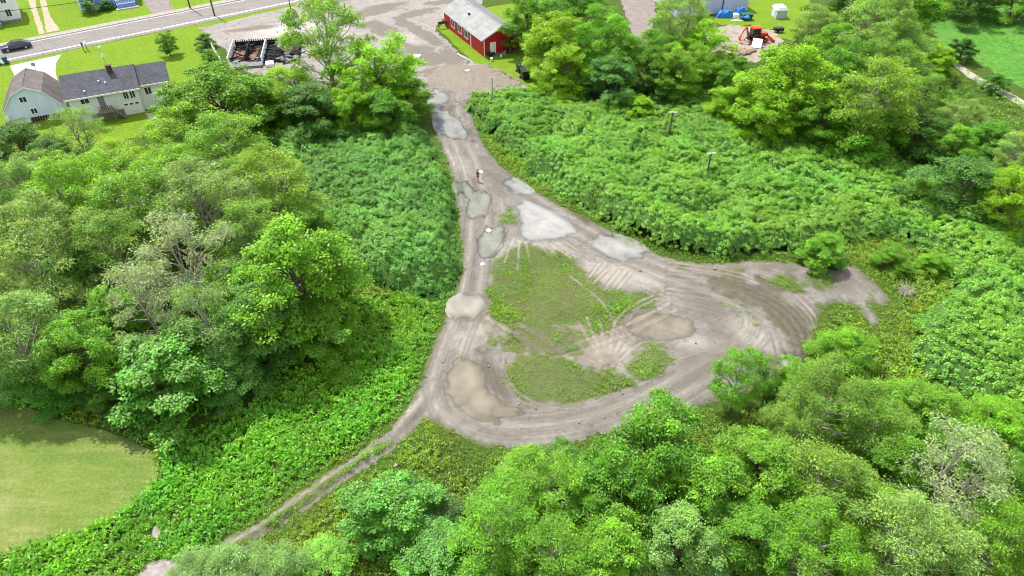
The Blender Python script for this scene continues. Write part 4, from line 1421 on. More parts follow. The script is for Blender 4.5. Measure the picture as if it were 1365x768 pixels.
GRAVEL = [smooth_poly(poly_w(p), 1) for p in ([(180, 770), (205, 745), (235, 742), (250, 752), (240, 775), (190, 790)], [(198, 705), (212, 698), (224, 706), (215, 718), (202, 716)], [(243, 690), (256, 688), (258, 698), (247, 700)])]
M['gravel'] = simple('pale_gravel', (.27, .24, .235), .95, var=.3, scale=2.5)
for P, l in zip(GRAVEL, ('pale gravel patch at the bottom edge', 'small bare gravel patch in the weeds below the mown lawn', 'tiny bare patch in the weeds near the trail')):
    sheet('gravel_patch', wobble(P, .25, .4), .02, M['gravel'], l, 'gravel')


def not_in(x, y, polys, m=0.0):
    k = np.ones(x.shape, bool)
    for P in polys:
        k &= sdist(x, y, P) < m
    return k


NEAR = poly_w([(-60, 470), (640, 180), (560, 140), (660, 140), (1100, 300), (1440, 300), (1420, 800), (-80, 800)])
x, y, r = scatter(NEAR, 13.0, 21)
k = not_in(x, y, [MOWN, K_LEFT], .05) & not_in(x + .6 * fbm(x * .8, y * .8, 97, 3), y, GRAVEL, .1) & not_in(x, y, [K_RIGHT], .6)
x, y = x[k], y[k]
sd = sdist(x, y, DIRT) + fbm(x * .9, y * .9, 11, 4) * .35
k = (sd < -.05) & (y < 104)
x, y, sd = x[k], y[k], sd[k]
# thin out under the lower right wood, where the crowns hide the ground
under = np.zeros(x.shape, bool)
for bx, by, br_ in tree_bases:
    under |= (x - bx) ** 2 + (y - by) ** 2 < (br_ * .7) ** 2
k = ~under | (r.uniform(0, 1, len(x)) < .25)
x, y, sd = x[k], y[k], sd[k]
LEFTW = poly_w([(215, 560), (470, 400), (600, 385), (585, 440), (545, 540), (335, 700), (200, 790), (-60, 790), (-60, 760), (215, 640)])
isleft = inside(x, y, LEFTW)
hg = .8 * np.clip(.40 + .42 * sstep(.1, 2.2, -sd), .2, .85) * r.uniform(.75, 1.3, len(x)) * (1 + .3 * fbm(x * .35, y * .35, 88, 3))
tufts('tall_weeds', x[isleft], y[isleft], np.zeros(isleft.sum()), hg[isleft], 13, .38, (.185, .46, .022), 'tall bright green weeds between the left grove and the trail', 31, 'weeds', .75)
o_ = ~isleft
tufts('tall_weeds', x[o_], y[o_], np.zeros(o_.sum()), hg[o_] * .85, 9, .30, (.21, .36, .026), 'mixed low weeds along the outer edges of the dirt loop', 32, 'weeds', .7, .18, .14, .3)
# grass on the island and wherever it creeps over the dirt
x, y, r = scatter(DIRT, 60.0, 41)
k = np.zeros(x.shape, bool)
for P in GRASS_POLYS:
    k |= sdist(x, y, P) > -1.2
sd0 = sdist(x, y, DIRT)
k |= sd0 < .6
x, y = x[k], y[k]
sd, z, grass, wet, pale, earth = dirt_fields(x, y)
k = grass * (1.0 + .35 * fbm(x * .8, y * .8, 93, 3)) > r.uniform(.12, .95, len(x))
x, y, z, grass = x[k], y[k], z[k], grass[k]
lush = fbm(x * .35, y * .35, 91, 3)
tufts('rough_grass', x, y, z - .01, (.12 + .10 * grass + .12 * np.clip(lush, 0, 1)) * r.uniform(.6, 1.5, len(x)) * (1 + .5 * np.clip(lush, -1, 1)), 6, .26, (.20, .40, .022), 'rough low grass growing inside the dirt loop', 42, 'grass', .6, .22, .16, .3)
# loose stones on the track
x, y, r = scatter(DIRT, 3.2, 61)
k = sdist(x, y, DIRT) > .3
x, y = x[k], y[k]
sd, z, grass, wet, pale, earth = dirt_fields(x, y)
k = (z > WATER + .03) & (grass < .4) & (fbm(x * .6, y * .6, 66, 3) + r.normal(0, .4, len(x)) > -.1)
x, y, z = x[k], y[k], z[k]
n = len(x)
sz = .022 * np.exp(r.normal(0.3, .55, n))
octv = np.array([[1, 0, 0], [0, 1, 0], [-1, 0, 0], [0, -1, 0], [0, 0, .8], [0, 0, -.6]])
V = octv[None] * (sz[:, None, None] * r.uniform(.6, 1.4, (n, 6, 1)))
a_ = r.uniform(0, 6.28, n)
V = np.stack([V[..., 0] * np.cos(a_)[:, None] - V[..., 1] * np.sin(a_)[:, None], V[..., 0] * np.sin(a_)[:, None] + V[..., 1] * np.cos(a_)[:, None], V[..., 2]], -1)
V += np.stack([x, y, z + sz * .3], 1)[:, None]
of = np.array([[0, 1, 4], [1, 2, 4], [2, 3, 4], [3, 0, 4], [1, 0, 5], [2, 1, 5], [3, 2, 5], [0, 3, 5]])
Fs = (of[None] + (np.arange(n) * 6)[:, None, None]).reshape(-1, 3)
M['pebble'] = simple('pebbles', (.27, .25, .23), .95, var=.5, scale=2.0)
tag(link('loose_stones', np_mesh('loose_stones', V.reshape(-1, 3), Fs, None, M['pebble'])), 'loose stones scattered over the muddy track', 'stones', None, 'stuff')
# meadow
x, y, r = scatter(MEADOW, 3.0, 51)
tufts('meadow_grass', x, y, np.zeros(len(x)), r.uniform(.3, .7, len(x)) * (1 + .4 * fbm(x * .2, y * .2, 5)), 6, .25, (.14, .38, .05), 'long grass of the meadow at the upper right', 52, 'grass', .85)
FARV = poly_w([(1180, 190), (1240, 100), (1280, 90), (1440, 170), (1440, 330), (1365, 300)])
x, y, r = scatter(FARV, 2.5, 53)
tufts('verge_weeds', x, y, np.zeros(len(x)), r.uniform(.4, .9, len(x)), 8, .4, (.15, .34, .03), 'weeds between the field track and the thicket', 54, 'weeds', .7)
# ---------------------------------------------------------------- buildings
def pane_window(parent, x, y, z, w, h, rz=0.0, bars=1, fm='white', fw=.09):
    f = MB()
    f.box((0, -.03, h / 2 + fw / 2), (w + 2 * fw, .08, fw))
    f.box((0, -.045, -h / 2 - fw / 2), (w + 2 * fw + .06, .11, fw))
    for s in (-1, 1): f.box((s * (w / 2 + fw / 2), -.03, 0), (fw, .08, h))
    for k in range(bars):
        f.box((-w / 2 + w * (k + 1) / (bars + 1), -.025, 0), (.06, .06, h))
    o = f.build('window', M[fm], parent)
    o.location = (x, y, z)
    o.rotation_euler = (0, 0, rz)
    p = MB().box((0, .003, 0), (w - .004, .03, h - .004)).build('pane', M['glass'], o)
    return o


def plain_door(parent, x, y, z0, w, h, rz=0.0, m='white'):
    d = MB()
    d.box((0, -.02, h / 2), (w, .06, h))
    for q in (.27, .72): d.box((0, -.06, h * q), (w * .68, .03, h * .30))
    o = d.build('door', M[m], parent)
    o.location = (x, y, z0)
    o.rotation_euler = (0, 0, rz)
    f = MB()
    for s in (-1, 1): f.box((s * (w / 2 + .045), -.03, h / 2), (.085, .09, h))
    f.box((0, -.03, h + .045), (w + .17, .09, .085))
    f.build('door_frame', M['white'], o)
    MB().blob((w * .38, -.085, h * .48), .045, 1, 0, 6, 4).build('handle', M['metal'], o)
    return o


def gable_walls(L, D, eave, ridge, axis='x'):
    """walls of a gabled block, ridge along x (or y); origin at the near left corner"""
    b = MB()
    if axis == 'x':
        vs = [(0, 0, 0), (L, 0, 0), (L, D, 0), (0, D, 0), (0, 0, eave), (L, 0, eave), (L, D, eave), (0, D, eave), (0, D / 2, ridge), (L, D / 2, ridge)]
        fs = [(0, 1, 5, 4), (2, 3, 7, 6), (1, 2, 6, 9, 5), (3, 0, 4, 8, 7), (4, 5, 9, 8), (6, 7, 8, 9), (3, 2, 1, 0)]
    else:
        vs = [(0, 0, 0), (L, 0, 0), (L, D, 0), (0, D, 0), (0, 0, eave), (L, 0, eave), (L, D, eave), (0, D, eave), (L / 2, 0, ridge), (L / 2, D, ridge)]
        fs = [(0, 1, 5, 8, 4), (2, 3, 7, 9, 6), (1, 2, 6, 5), (3, 0, 4, 7), (4, 8, 9, 7), (5, 6, 9, 8), (3, 2, 1, 0)]
    return b.add(vs, fs)


def gable_roof(L, D, eave, ridge, over=.4, th=.14, axis='x'):
    half = (D if axis == 'x' else L) / 2
    sl = (ridge - eave) / half
    e = eave - over * sl + th
    r = ridge + th
    a = MB()
    if axis == 'x':
        for s in (0, 1):
            y0 = -over if s == 0 else D + over
            q = [(-over, y0, e), (L + over, y0, e), (L + over, D / 2, r), (-over, D / 2, r)]
            if s: q = [q[1], q[0], q[3], q[2]]
            a.slab(*q, th)
    else:
        for s in (0, 1):
            x0 = -over if s == 0 else L + over
            q = [(x0, D + over, e), (x0, -over, e), (L / 2, -over, r), (L / 2, D + over, r)]
            if s: q = [q[1], q[0], q[3], q[2]]
            a.slab(*q, th)
    return a


# ranch house
p0 = G(88, 132, 4.0)
hs = empty('ranch_house', (-64.2, 93.7, 0), math.radians(25.5), 'white single storey house with charcoal roof, brick chimney and rear garage door', 'house')
RL, RDp, RE, RR = 9.3, 8.4, 3.9, 5.75
gable_walls(RL, RDp, RE, RR).build('wall', M['white_siding'], hs)
rf = gable_roof(RL, RDp, RE, RR).build('roof', M['shingle'], hs)
ch = MB().box((6.4, 3.3, 5.6), (.75, .5, 1.9)).box((6.4, 3.3, 6.56), (.86, .6, .10)).build('chimney', M['brick'], rf)
for vx, vy, s in ((4.6, 1.9, .2), (5.4, 1.45, .2), (2.5, .5, .2)):
    zv = RE + vy * (RR - RE) / (RDp / 2)
    MB().tube([(vx, vy, zv), (vx, vy, zv + .35)], .08, 8).tube([(vx, vy, zv + .30), (vx, vy, zv + .40)], .13, 8).build('roof_vent', M['white'], rf)
t = MB().box((RL / 2, -.43, RE - .12), (RL + .8, .06, .22))
t.box((RL / 2, RDp + .43, RE - .12), (RL + .8, .06, .22))
t.build('eave_trim', M['white'], hs)
MB().box((4.6, -.04, .55), (4.7, .10, 1.1)).build('foundation', M['grey_block'], hs)
pane_window(hs, 2.1, 0, 3.15, 1.05, .7)
plain_door(hs, 4.2, 0, 1.75, .85, 1.95, 0, 'grey_block')
for wx in (7.55, 8.45): pane_window(hs, wx, 0, 3.0, .62, 1.0)
gd = MB()
for k in range(4): gd.box((7.9, -.06, .27 + k * .46), (2.5, .07, .44))
g_ = gd.build('garage_door', M['white'], hs)
for k in range(3): MB().box((7.15 + k * .75, -.10, 1.66), (.46, .03, .24)).build('pane', M['glass'], g_)
dk = MB().box((4.5, -.9, 1.62), (1.9, 1.7, .12))
for k in range(5): dk.box((5.6 + k * .26, -.9, 1.4 - k * .3), (.26, 1.0, .10))
for px_ in (3.62, 5.38): dk.box((px_, -1.66, .8), (.12, .12, 1.6))
dk = dk.build('deck', M['wood'], hs)
rl_ = MB()
for k in range(8): rl_.box((3.6 + k * .25, -1.7, 2.1), (.05, .05, .85))
rl_.box((4.5, -1.7, 2.55), (1.9, .07, .07))
rl_.build('railing', M['black'], dk)
pr = MB().slab((4.1, RDp, 3.1), (4.1, RDp + 2.2, 2.6), (6.6, RDp + 2.2, 2.6), (6.6, RDp, 3.1), -.12)
for px_ in (4.2, 6.5): pr.tube([(px_, RDp + 2.1, 0), (px_, RDp + 2.1, 2.6)], .07)
pr.build('porch_roof', M['shingle'], hs)
# wing, stepped back from the main block
wx0 = RL + .003
w_ = MB()
q = gable_walls(4.2, 6.6, 3.85, 5.5)
w_.add([(a + wx0, b + 1.0, c) for a, b, c in q.v], q.f)
w_.build('wing_wall', M['white_siding'], hs)
q = gable_roof(4.0, 6.6, 3.85, 5.5, .35)
MB().add([(a + wx0 + .38, b + 1.0, c) for a, b, c in q.v], q.f).build('wing_roof', M['shingle'], hs)
MB().box((wx0 + 2.3, .62, 3.72), (4.2, .06, .2)).build('eave_trim', M['white'], hs)
pane_window(hs, wx0 + 1.3, 1.0, 2.75, .85, 1.05)
pane_window(hs, wx0 + 2.0, 1.0, .8, .55, .5)
MB().slab((9.2, -.6, .06), (10.1, -.9, .06), (10.9, -3.6, .06), (10.0, -3.4, .06), -.05).build('garden_step', M['concrete'], hs)

# gambrel garage
bn = empty('gambrel_garage', (-73.7, 93.2, 0), math.radians(25), 'pale blue gambrel roofed garage with brown shingles', 'garage')
BW, BD = 7.2, 6.9
prof = [(0, .0), (BW, .0), (BW, 2.3), (BW - 1.6, 4.3), (BW / 2, 5.2), (1.6, 4.3), (0, 2.3)]
MB().prism(prof, 0, BD).build('wall', M['barn_siding'], bn)
rp_ = [(-.32, 1.98), (1.54, 4.36), (BW / 2, 5.32), (BW - 1.54, 4.36), (BW + .32, 1.98)]
for k in range(4):
    a, b = rp_[k], rp_[k + 1]
    MB().slab((a[0], BD + .3, a[1]), (a[0], -.3, a[1]), (b[0], -.3, b[1]), (b[0], BD + .3, b[1]), -.10).build('roof_slope', M['shingle_brown'], bn)
tr = MB()
for k in range(4):
    a, b = rp_[k], rp_[k + 1]
    tr.slab((a[0], -.33, a[1] + .09), (a[0], -.33, a[1] - .12), (b[0], -.33, b[1] - .12), (b[0], -.33, b[1] + .09), .04)
tr.build('gable_trim', M['white'], bn)
pane_window(bn, 2.9, 0, 3.5, .85, .75)
pane_window(bn, 3.6, 0, 1.6, .75, .75)
MB().box((4.9, -.03, .35), (4.4, .05, .7)).build('opening_shade', M['char'], bn)  # char black band paints the shade of the open gap behind the slats
for k in range(13): MB().box((2.85 + k * .34, -.09, .36), (.10, .05, .70)).build('skirt_slat', M['wood'], bn)
MB().box((.05, -.42, 1.1), (.5, .5, .9)).box((.05, -.42, .32), (.14, .14, .64)).build('fuel_box', M['white'], bn)
MB().tube([(6.6, -.12, 0), (6.6, -.12, 2.4)], .05).build('downpipe', M['white'], bn)

# satellite dish on a post by the garage
c = G(49, 96)
sd_ = empty('satellite_dish', (c.x, c.y, .03), .3, 'small round grey dish on a short post on the pale driveway', 'dish')
MB().tube([(0, 0, 0), (0, 0, 1.15)], .05).build('post', M['metal'], sd_)
d_ = MB()
for i in range(3):
    pass
rings = [[(.34 * q * math.cos(2 * PI * k / 12), -.10 - .12 * (1 - q * q), 1.3 + .34 * q * math.sin(2 * PI * k / 12)) for k in range(12)] for q in (.05, .5, 1.0)]
d_.add([p for r in rings for p in r], [(i * 12 + k, i * 12 + (k + 1) % 12, (i + 1) * 12 + (k + 1) % 12, (i + 1) * 12 + k) for i in range(2) for k in range(12)])
d_.build('dish', M['grey_block'], sd_)
MB().tube([(0, -.05, 1.1), (0, -.5, 1.22)], .025).build('feed_arm', M['metal'], sd_)

# red building
rb = empty('red_building', (-5.1, 119.4, 0), math.radians(27), 'long red single storey building with weathered grey metal roof', 'building')
BX, BY, BE, BR = 7.2, 17.5, 3.15, 4.75
gable_walls(BX, BY, BE, BR, 'y').build('wall', M['red_siding'], rb)
sl = (BR - BE) / (BX / 2)
ov = .4
for s in (0, 1):
    y_ = -.35
    for k, w in enumerate((4.6, 5.4, 4.2, 4.0)):
        x0 = -ov if s == 0 else BX + ov
        zz_ = .10 + .018 * (k % 2)
        q = [(x0, y_ + w, BE - ov * sl + zz_), (x0, y_, BE - ov * sl + zz_), (BX / 2, y_, BR + zz_), (BX / 2, y_ + w, BR + zz_)]
        if s: q = [q[1], q[0], q[3], q[2]]
        MB().slab(*q, .09).build('roof_panel', M['metal_roof'], rb)
        y_ += w
MB().tube([(BX / 2, -.35, BR + .13), (BX / 2, BY + .7, BR + .13)], .08, 6).build('ridge_cap', M['metal'], rb)
MB().box((1.9, 9.8, BE + 1.9 * sl + .25), (.35, .35, .35)).build('roof_vent', M['black'], rb)
tr = MB().box((-ov + .02, BY / 2, BE - ov * sl - .0), (.05, BY + .7, .17))
for s in (0, 1):
    a, b = ((-ov, BE - ov * sl + .08), (BX / 2, BR + .08)) if s == 0 else ((BX + ov, BE - ov * sl + .08), (BX / 2, BR + .08))
    tr.slab((a[0], -.38, a[1]), (a[0], -.38, a[1] - .2), (b[0], -.38, b[1] - .2), (b[0], -.38, b[1]), .05)
tr.build('eave_trim', M['white'], rb)
for wy in (7.1, 9.9, 13.2): pane_window(rb, 0, wy, 1.75, 1.5, 1.25, -PI / 2, 1, 'white', .14)
MB().box((-.05, 5.0, BE / 2), (.08, .22, BE - .1)).build('corner_board', M['white'], rb)
MB().tube([(.22, -.10, 0), (.22, -.10, BE)], .085, 8).build('downpipe', M['white'], rb)
plain_door(rb, 1.95, 0, .1, .95, 2.1)
MB().box((5.75, -.14, 1.75), (.62, .30, .5)).build('meter_box', M['white'], rb)
MB().box((BX / 2, -.06, .12), (BX, .10, .24)).build('foundation', M['grey_block'], rb)
MB().box((-.95, 16.2, 1.15), (1.7, .12, .5)).box((-.12, 16.2, .6), (.14, .14, 1.2)).box((-1.7, 16.2, .5), (.14, .14, 1.0)).build('ramp_rail', M['brick'], rb)

# blue house beyond the road
c = G(109, 16)
bh = empty('blue_house', (c.x, c.y, 0), math.radians(31), 'blue house with white trim cut by the top edge', 'house')
gable_walls(10.5, 9, 3.0, 5.6).build('wall', M['blue_siding'], bh)
gable_roof(10.5, 9, 3.0, 5.6, .4).build('roof', M['shingle'], bh)
MB().box((0.06, -.05, 1.5), (.3, .1, 3.0)).build('corner_board', M['white'], bh)
for wx in (2.2, 5.0): pane_window(bh, wx, 0, 1.9, 1.0, 1.1)
pc = MB().box((8.3, -1.1, .45), (3.6, 2.1, .9)).build('porch', M['blue_siding'], bh)
r_ = MB()
for k in range(13): r_.box((6.6 + k * .285, -2.1, 1.3), (.07, .05, .8))
r_.box((8.3, -2.1, 1.75), (3.6, .09, .09))
for k in range(4): r_.box((6.3 - k * .02, -.3 - k * .0, .9), (.09, .09, 1.8)) if k == 0 else None
r_.build('railing', M['white'], pc)
MB().box((8.3, -2.6, .10), (4.2, 1.0, .2)).build('step', M['concrete'], bh)

# white house in the upper left corner
c = G(29, 27)
wh = empty('white_house', (c.x, c.y, 0), math.radians(31), 'white two storey house in the upper left corner', 'house')
gq = gable_walls(11, 8, 5.6, 8.0)
MB().add([(a - 11, b, cc) for a, b, cc in gq.v], gq.f).build('wall', M['white_siding'], wh)
gq = gable_roof(11, 8, 5.6, 8.0, .4)
MB().add([(a - 11, b, cc) for a, b, cc in gq.v], gq.f).build('roof', M['shingle'], wh)
for wx, wz in ((-1.6, 4.2), (-4.2, 4.2), (-1.6, 1.7), (-7, 4.2)): pane_window(wh, wx, 0, wz, .85, 1.3)
MB().box((-5.5, -.05, .2), (11, .1, .4)).build('foundation', M['grey_block'], wh)
pc = MB().box((-5.6, -1.3, .3), (4.5, 2.4, .6)).build('porch', M['grey_block'], wh)
q = MB()
for px_ in (-7.7, -5.6, -3.5): q.box((px_, -2.4, 1.5), (.16, .16, 1.8))
q.build('porch_post', M['white'], pc)
MB().slab((-7.9, -2.7, 2.4), (-3.3, -2.7, 2.4), (-3.3, -.003, 2.9), (-7.9, -.003, 2.9), .12).build('porch_roof', M['shingle'], wh)

# grey metal building and the small shed
a, b = G(956, 18), G(996, 14)
ang = math.atan2(b.y - a.y, b.x - a.x)
mb_ = empty('metal_building', (a.x, a.y, 0), ang, 'pale grey metal building with white roof at the top edge', 'building')
ML = (b - a).length
gq = gable_walls(ML + 9, 13, 3.3, 4.4)
MB().add([(x_ - 9, y_, z_) for x_, y_, z_ in gq.v], gq.f).build('wall', M['shed'], mb_)
gq = gable_roof(ML + 9, 13, 3.3, 4.4, .25)
MB().add([(x_ - 9, y_, z_) for x_, y_, z_ in gq.v], gq.f).build('roof', M['white'], mb_)
MB().tube([(.9, -.12, 0), (.9, -.12, 3.2)], .09).build('downpipe', M['black'], mb_)
gd = MB()
for k in range(5): gd.box((-4.5, -.05, .3 + k * .52), (3.2, .06, .5))
gd.build('roller_door', M['white'], mb_)
a, b = G(1034, 25.5), G(1047.5, 25)
sh = empty('garden_shed', (a.x, a.y, 0), math.atan2(b.y - a.y, b.x - a.x), 'small pale blue shed with white lid like roof', 'shed')
SW, SD = (b - a).length, 2.6
MB().box((SW / 2, SD / 2, .85), (SW, SD, 1.7)).build('wall', M['shed'], sh)
MB().add([(-.1, -.1, 1.62), (SW + .1, -.1, 1.62), (SW + .1, SD + .1, 1.62), (-.1, SD + .1, 1.62), (.25, .25, 2.15), (SW - .25, .25, 2.15), (SW - .25, SD - .25, 2.15), (.25, SD - .25, 2.15)], [(0, 1, 5, 4), (1, 2, 6, 5), (2, 3, 7, 6), (3, 0, 4, 7), (4, 5, 6, 7), (3, 2, 1, 0)]).build('roof', M['white'], sh)
o = plain_door(sh, 0, SD / 2, .05, .9, 1.45, -PI / 2)

# ---------------------------------------------------------------- burnt building
a, b = G(306, 88), G(350, 85)
ang = math.atan2(b.y - a.y, b.x - a.x)
bb = empty('burnt_building', (a.x, a.y, .06), ang, 'burnt out building with charred walls and no roof', 'building')
U = (b - a).length
pd = (G(297, 64) - a)
BDp = -math.sin(ang) * pd.x + math.cos(ang) * pd.y
BWd = U * 2.15
MB().box((BWd / 2, BDp / 2, .06), (BWd, BDp, .12)).build('floor_slab', M['char'], bb)
MB().box((U / 2, -.7, .2), (U + .4, 2.3, .38)).build('front_slab', M['ash'], bb)
MB().box((-.12, BDp / 2, .75), (.12, BDp, 1.2)).build('side_wall', M['white'], bb)
MB().box((U + .1, BDp / 2 - .3, .85), (.13, BDp + .9, 1.2)).build('partition_wall', M['white'], bb)
MB().box((U * 1.48, BDp * .72, .6), (.5, BDp * .5, 1.0)).build('partition_wall', M['ash'], bb)
br_ = random.Random(9)
MB().box((BWd / 2, BDp + .08, .45), (BWd, .2, .75)).build('rear_wall', M['char'], bb)
for k in range(30):
    MB().box((.2 + k * BWd / 30, BDp + .05, .95 + .0), (.16, .16, br_.uniform(.2, .7)), br_.uniform(-.2, .2)).build('charred_stud', M['char'], bb)
for (x_, y_, w, d, r_) in ((U * .25, BDp * .52, U * .40, BDp * .36, .05), (U * .66, BDp * .5, U * .24, BDp * .52, -.06), (U * 1.72, BDp * .62, U * .3, BDp * .34, .1)):
    MB().box((x_, y_, .17), (w, d, .05), r_).build('floor_sheet', M['plywood'], bb)
for k in range(60):
    x_, y_ = br_.uniform(0.2, BWd), br_.uniform(.2, BDp)
    if k % 2 and x_ < U * .8 and BDp * .3 < y_ < BDp * .75: continue
    R_ = Euler((0, br_.uniform(-.3, .3), br_.choice((0, PI / 2)) + br_.uniform(-.5, .5))).to_matrix()
    MB().box((x_, y_, br_.uniform(.3, .9)), (br_.uniform(1.2, 3.2), .15, .15), 0, R_).build('charred_beam', M['char'], bb)
MB().box((U * .49, BDp * .5, .7), (.16, BDp * .8, 1.2)).build('charred_wall', M['char'], bb)
for k in range(9):
    R_ = Euler((br_.uniform(-.35, .35), br_.uniform(-.3, .3), br_.uniform(0, 3))).to_matrix()
    MB().box((br_.uniform(U * .05, BWd), br_.choice((br_.uniform(.1, .9), br_.uniform(0, BDp))) if k % 2 else br_.uniform(.1, 1.0), br_.uniform(.5, .8)), (br_.uniform(.8, 1.7), br_.uniform(.5, 1.0), .06), 0, R_).build('roof_remnant', M['ash'], bb)
for k in range(12):
    MB().blob((br_.uniform(U * 1.0, BWd), br_.uniform(-.9, BDp * .8), .3), br_.uniform(.25, .6), k, .4, 7, 5, .6).build('rubble_heap', M['ash'] if k % 3 else M['char'], bb, False)
MB().box((U * .45, .35, .36), (U * .35, .16, .14), .04).build('fallen_beam', M['orange'], bb)
MB().box((U * 1.25, -1.2, .3), (1.3, 1.6, .5), .1).build('entrance_step', M['white'], bb)

# white board fence left of it
a, b = G(277.5, 57), G(295, 88)
fn = empty('board_fence', (a.x, a.y, 0), math.atan2(b.y - a.y, b.x - a.x), 'white board fence between the lawn and the parking lot', 'fence')
fl = (b - a).length
fp = MB().box((0, 0, .8), (.14, .14, 1.6)).build('post', M['white'], fn)
nb = int(fl / .46)
p_ = MB().box((0, 0, .82), (.42, .05, 1.4)).build('board', M['white'], fn)
for k in range(nb):
    o = p_ if k == 0 else p_.copy()
    if k: C.objects.link(o)
    o.location = (.25 + k * .46, 0, br_.uniform(-.02, .02))
for k in range(1, 6):
    o = fp.copy()
    C.objects.link(o)
    o.location = (k * fl / 5, .1, 0)

# ---------------------------------------------------------------- vehicles
def wheel(parent, x, y, r, w, m='metal'):
    o = MB().tube([(0, -w / 2, 0), (0, -w / 2 + .03, 0), (0, w / 2 - .03, 0), (0, w / 2, 0)], [r * .93, r, r, r * .93], 18).build('wheel', M['tyre'], parent, True)
    o.location = (x, y, r)
    q = MB().tube([(0, -w / 2 - .012, 0), (0, w / 2 + .012, 0)], r * .62, 12)
    q.build('rim', M[m], o)
    return o


hd = math.atan2(-RD[1], -RD[0])
c = G(23, 66)
car = empty('parked_car'.replace('parked_', ''), (c.x, c.y, .055), hd, 'dark blue grey saloon car driving on the far lane of the road', 'car')
# body sides from the outline, narrowing in plan towards nose and tail and in section towards the roof
bx = [-2.42, -2.3, -1.6, -.5, .7, 1.6, 2.2, 2.42]
secs = []
for x_ in bx:
    t_ = abs(x_) / 2.42
    hw = .93 * (1 - .16 * t_ ** 5)
    top = .96 if x_ < -.5 else (.95 if x_ < .8 else .93 - .16 * ((x_ - .8) / 1.6) ** 1.5)
    if x_ < -2.35: top = .84
    low = .24 if t_ < .9 else .34
    secs.append([(x_, -hw * .93, low), (x_, -hw, .5), (x_, -hw * .96, top - .06), (x_, -hw * .8, top), (x_, hw * .8, top), (x_, hw * .96, top - .06), (x_, hw, .5), (x_, hw * .93, low)])
q = MB()
n8 = 8
q.add([p for s in secs for p in s], [(i * n8 + k, i * n8 + (k + 1) % n8, (i + 1) * n8 + (k + 1) % n8, (i + 1) * n8 + k) for i in range(len(secs) - 1) for k in range(n8)] + [tuple(range(n8)), tuple(range((len(secs) - 1) * n8 + 7, (len(secs) - 1) * n8 - 1, -1))])
body = q.build('body', M['car'], car, True)
cab = [(-1.95, .95), (-1.1, 1.40), (-.2, 1.47), (.25, 1.42), (1.15, .94)]
q = MB()
vs = []
for x_, z_ in cab:
    hw = .80 - .16 * (z_ - .94) / .5
    vs += [(x_, -hw, z_), (x_, hw, z_)]
q.add(vs, [(0, 2, 3, 1), (2, 4, 5, 3), (4, 6, 7, 5), (6, 8, 9, 7), (0, 8, 6, 4, 2), (1, 3, 5, 7, 9), (0, 1, 9, 8)])
q.build('cabin_glass', M['glass'], car)
q = MB().slab((-1.12, -.655, 1.415), (-.2, -.645, 1.485), (-.2, .645, 1.485), (-1.12, .655, 1.415), .03)
q.slab((-.2, -.645, 1.485), (.27, -.66, 1.435), (.27, .66, 1.435), (-.2, .645, 1.485), .03)
for s in (-1, 1):
    q.tube([(1.15, s * .79, .95), (.25, s * .66, 1.43), (-.2, s * .65, 1.47), (-1.1, s * .66, 1.41), (-1.95, s * .79, .96)], .035, 5)
    q.tube([(-.35, s * .80, .95), (-.35, s * .655, 1.47)], .035, 5)
q.build('roof', M['car'], car)
for s in (-1, 1):
    for x_ in (1.45, -1.42): wheel(car, x_, s * .82, .335, .22)
    MB().blob((2.25, s * .62, .66), .16, 2, 0, 8, 5, .5).build('headlight', M['headlamp'], car, True)
    MB().box((-2.40, s * .62, .74), (.08, .36, .14)).build('tail_light', M['red_lamp'], car)
    MB().box((.62, s * .96, .98), (.16, .2, .13)).build('mirror', M['car'], car)
    MB().box((-.1, s * .935, .74), (.18, .02, .03)).build('door_handle', M['metal'], car)

# orange backhoe tractor in the work yard
c = G(1006, 56)
tk = empty('backhoe_tractor', (c.x, c.y, .03), math.radians(10), 'orange red backhoe tractor with loader on bare dirt', 'tractor')
MB().box((.2, 0, .95), (3.0, .7, .35)).build('chassis', M['black'], tk)
hq = MB().box((1.35, 0, 1.35), (1.5, .85, .62), 0, None, .9).build('hood', M['orange'], tk)
MB().box((2.12, 0, 1.30), (.06, .6, .45)).build('grille', M['black'], hq)
for s in (-1, 1):
    wheel(tk, -.35, s * .80, .72, .42, 'orange')
    wheel(tk, 1.6, s * .72, .45, .30, 'orange')
    MB().tube([(-.35 + .62 * math.cos(q), s * .80, .72 + .80 * math.sin(q)) for q in (.3, .9, 1.57, 2.2, 2.8)], .09, 5).build('fender', M['orange'], tk)
rf = MB().box((-.3, 0, 2.62), (1.7, 1.5, .14)).box((-.3, 0, 2.72), (1.3, 1.1, .08)).build('cab_roof', M['orange'], tk)
for x_ in (-1.0, .45):
    for s in (-1, 1): MB().box((x_, s * .66, 1.9), (.09, .09, 1.35)).build('cab_post', M['black'], tk)
MB().box((-.28, 0, 1.95), (1.32, 1.2, 1.15)).build('cab_glass', M['glass'], tk)
for s in (-1, 1):
    MB().tube([(.5, s * .62, 1.5), (1.7, s * .62, 1.55), (2.6, s * .62, .75), (2.9, s * .62, .42)], [.08, .10, .09, .07], 6).build('loader_arm', M['orange'], tk)
q = MB()
pf = [(2.85, .75), (2.95, .10), (3.5, .04), (3.5, .10), (3.05, .16), (2.95, .78)]
q.prism(pf, -.9, .9)
for s in (-1, 1): q.box((3.15, s * .9, .3), (.55, .04, .45))
q.build('loader_bucket', M['orange'], tk)
MB().box((-1.35, 0, .95), (.5, .9, .8)).build('swing_frame', M['black'], tk)
bo = MB().tube([(-1.5, 0, 1.1), (-1.9, 0, 2.0), (-2.15, 0, 2.85)], [.16, .17, .12], 6).build('boom', M['orange'], tk)
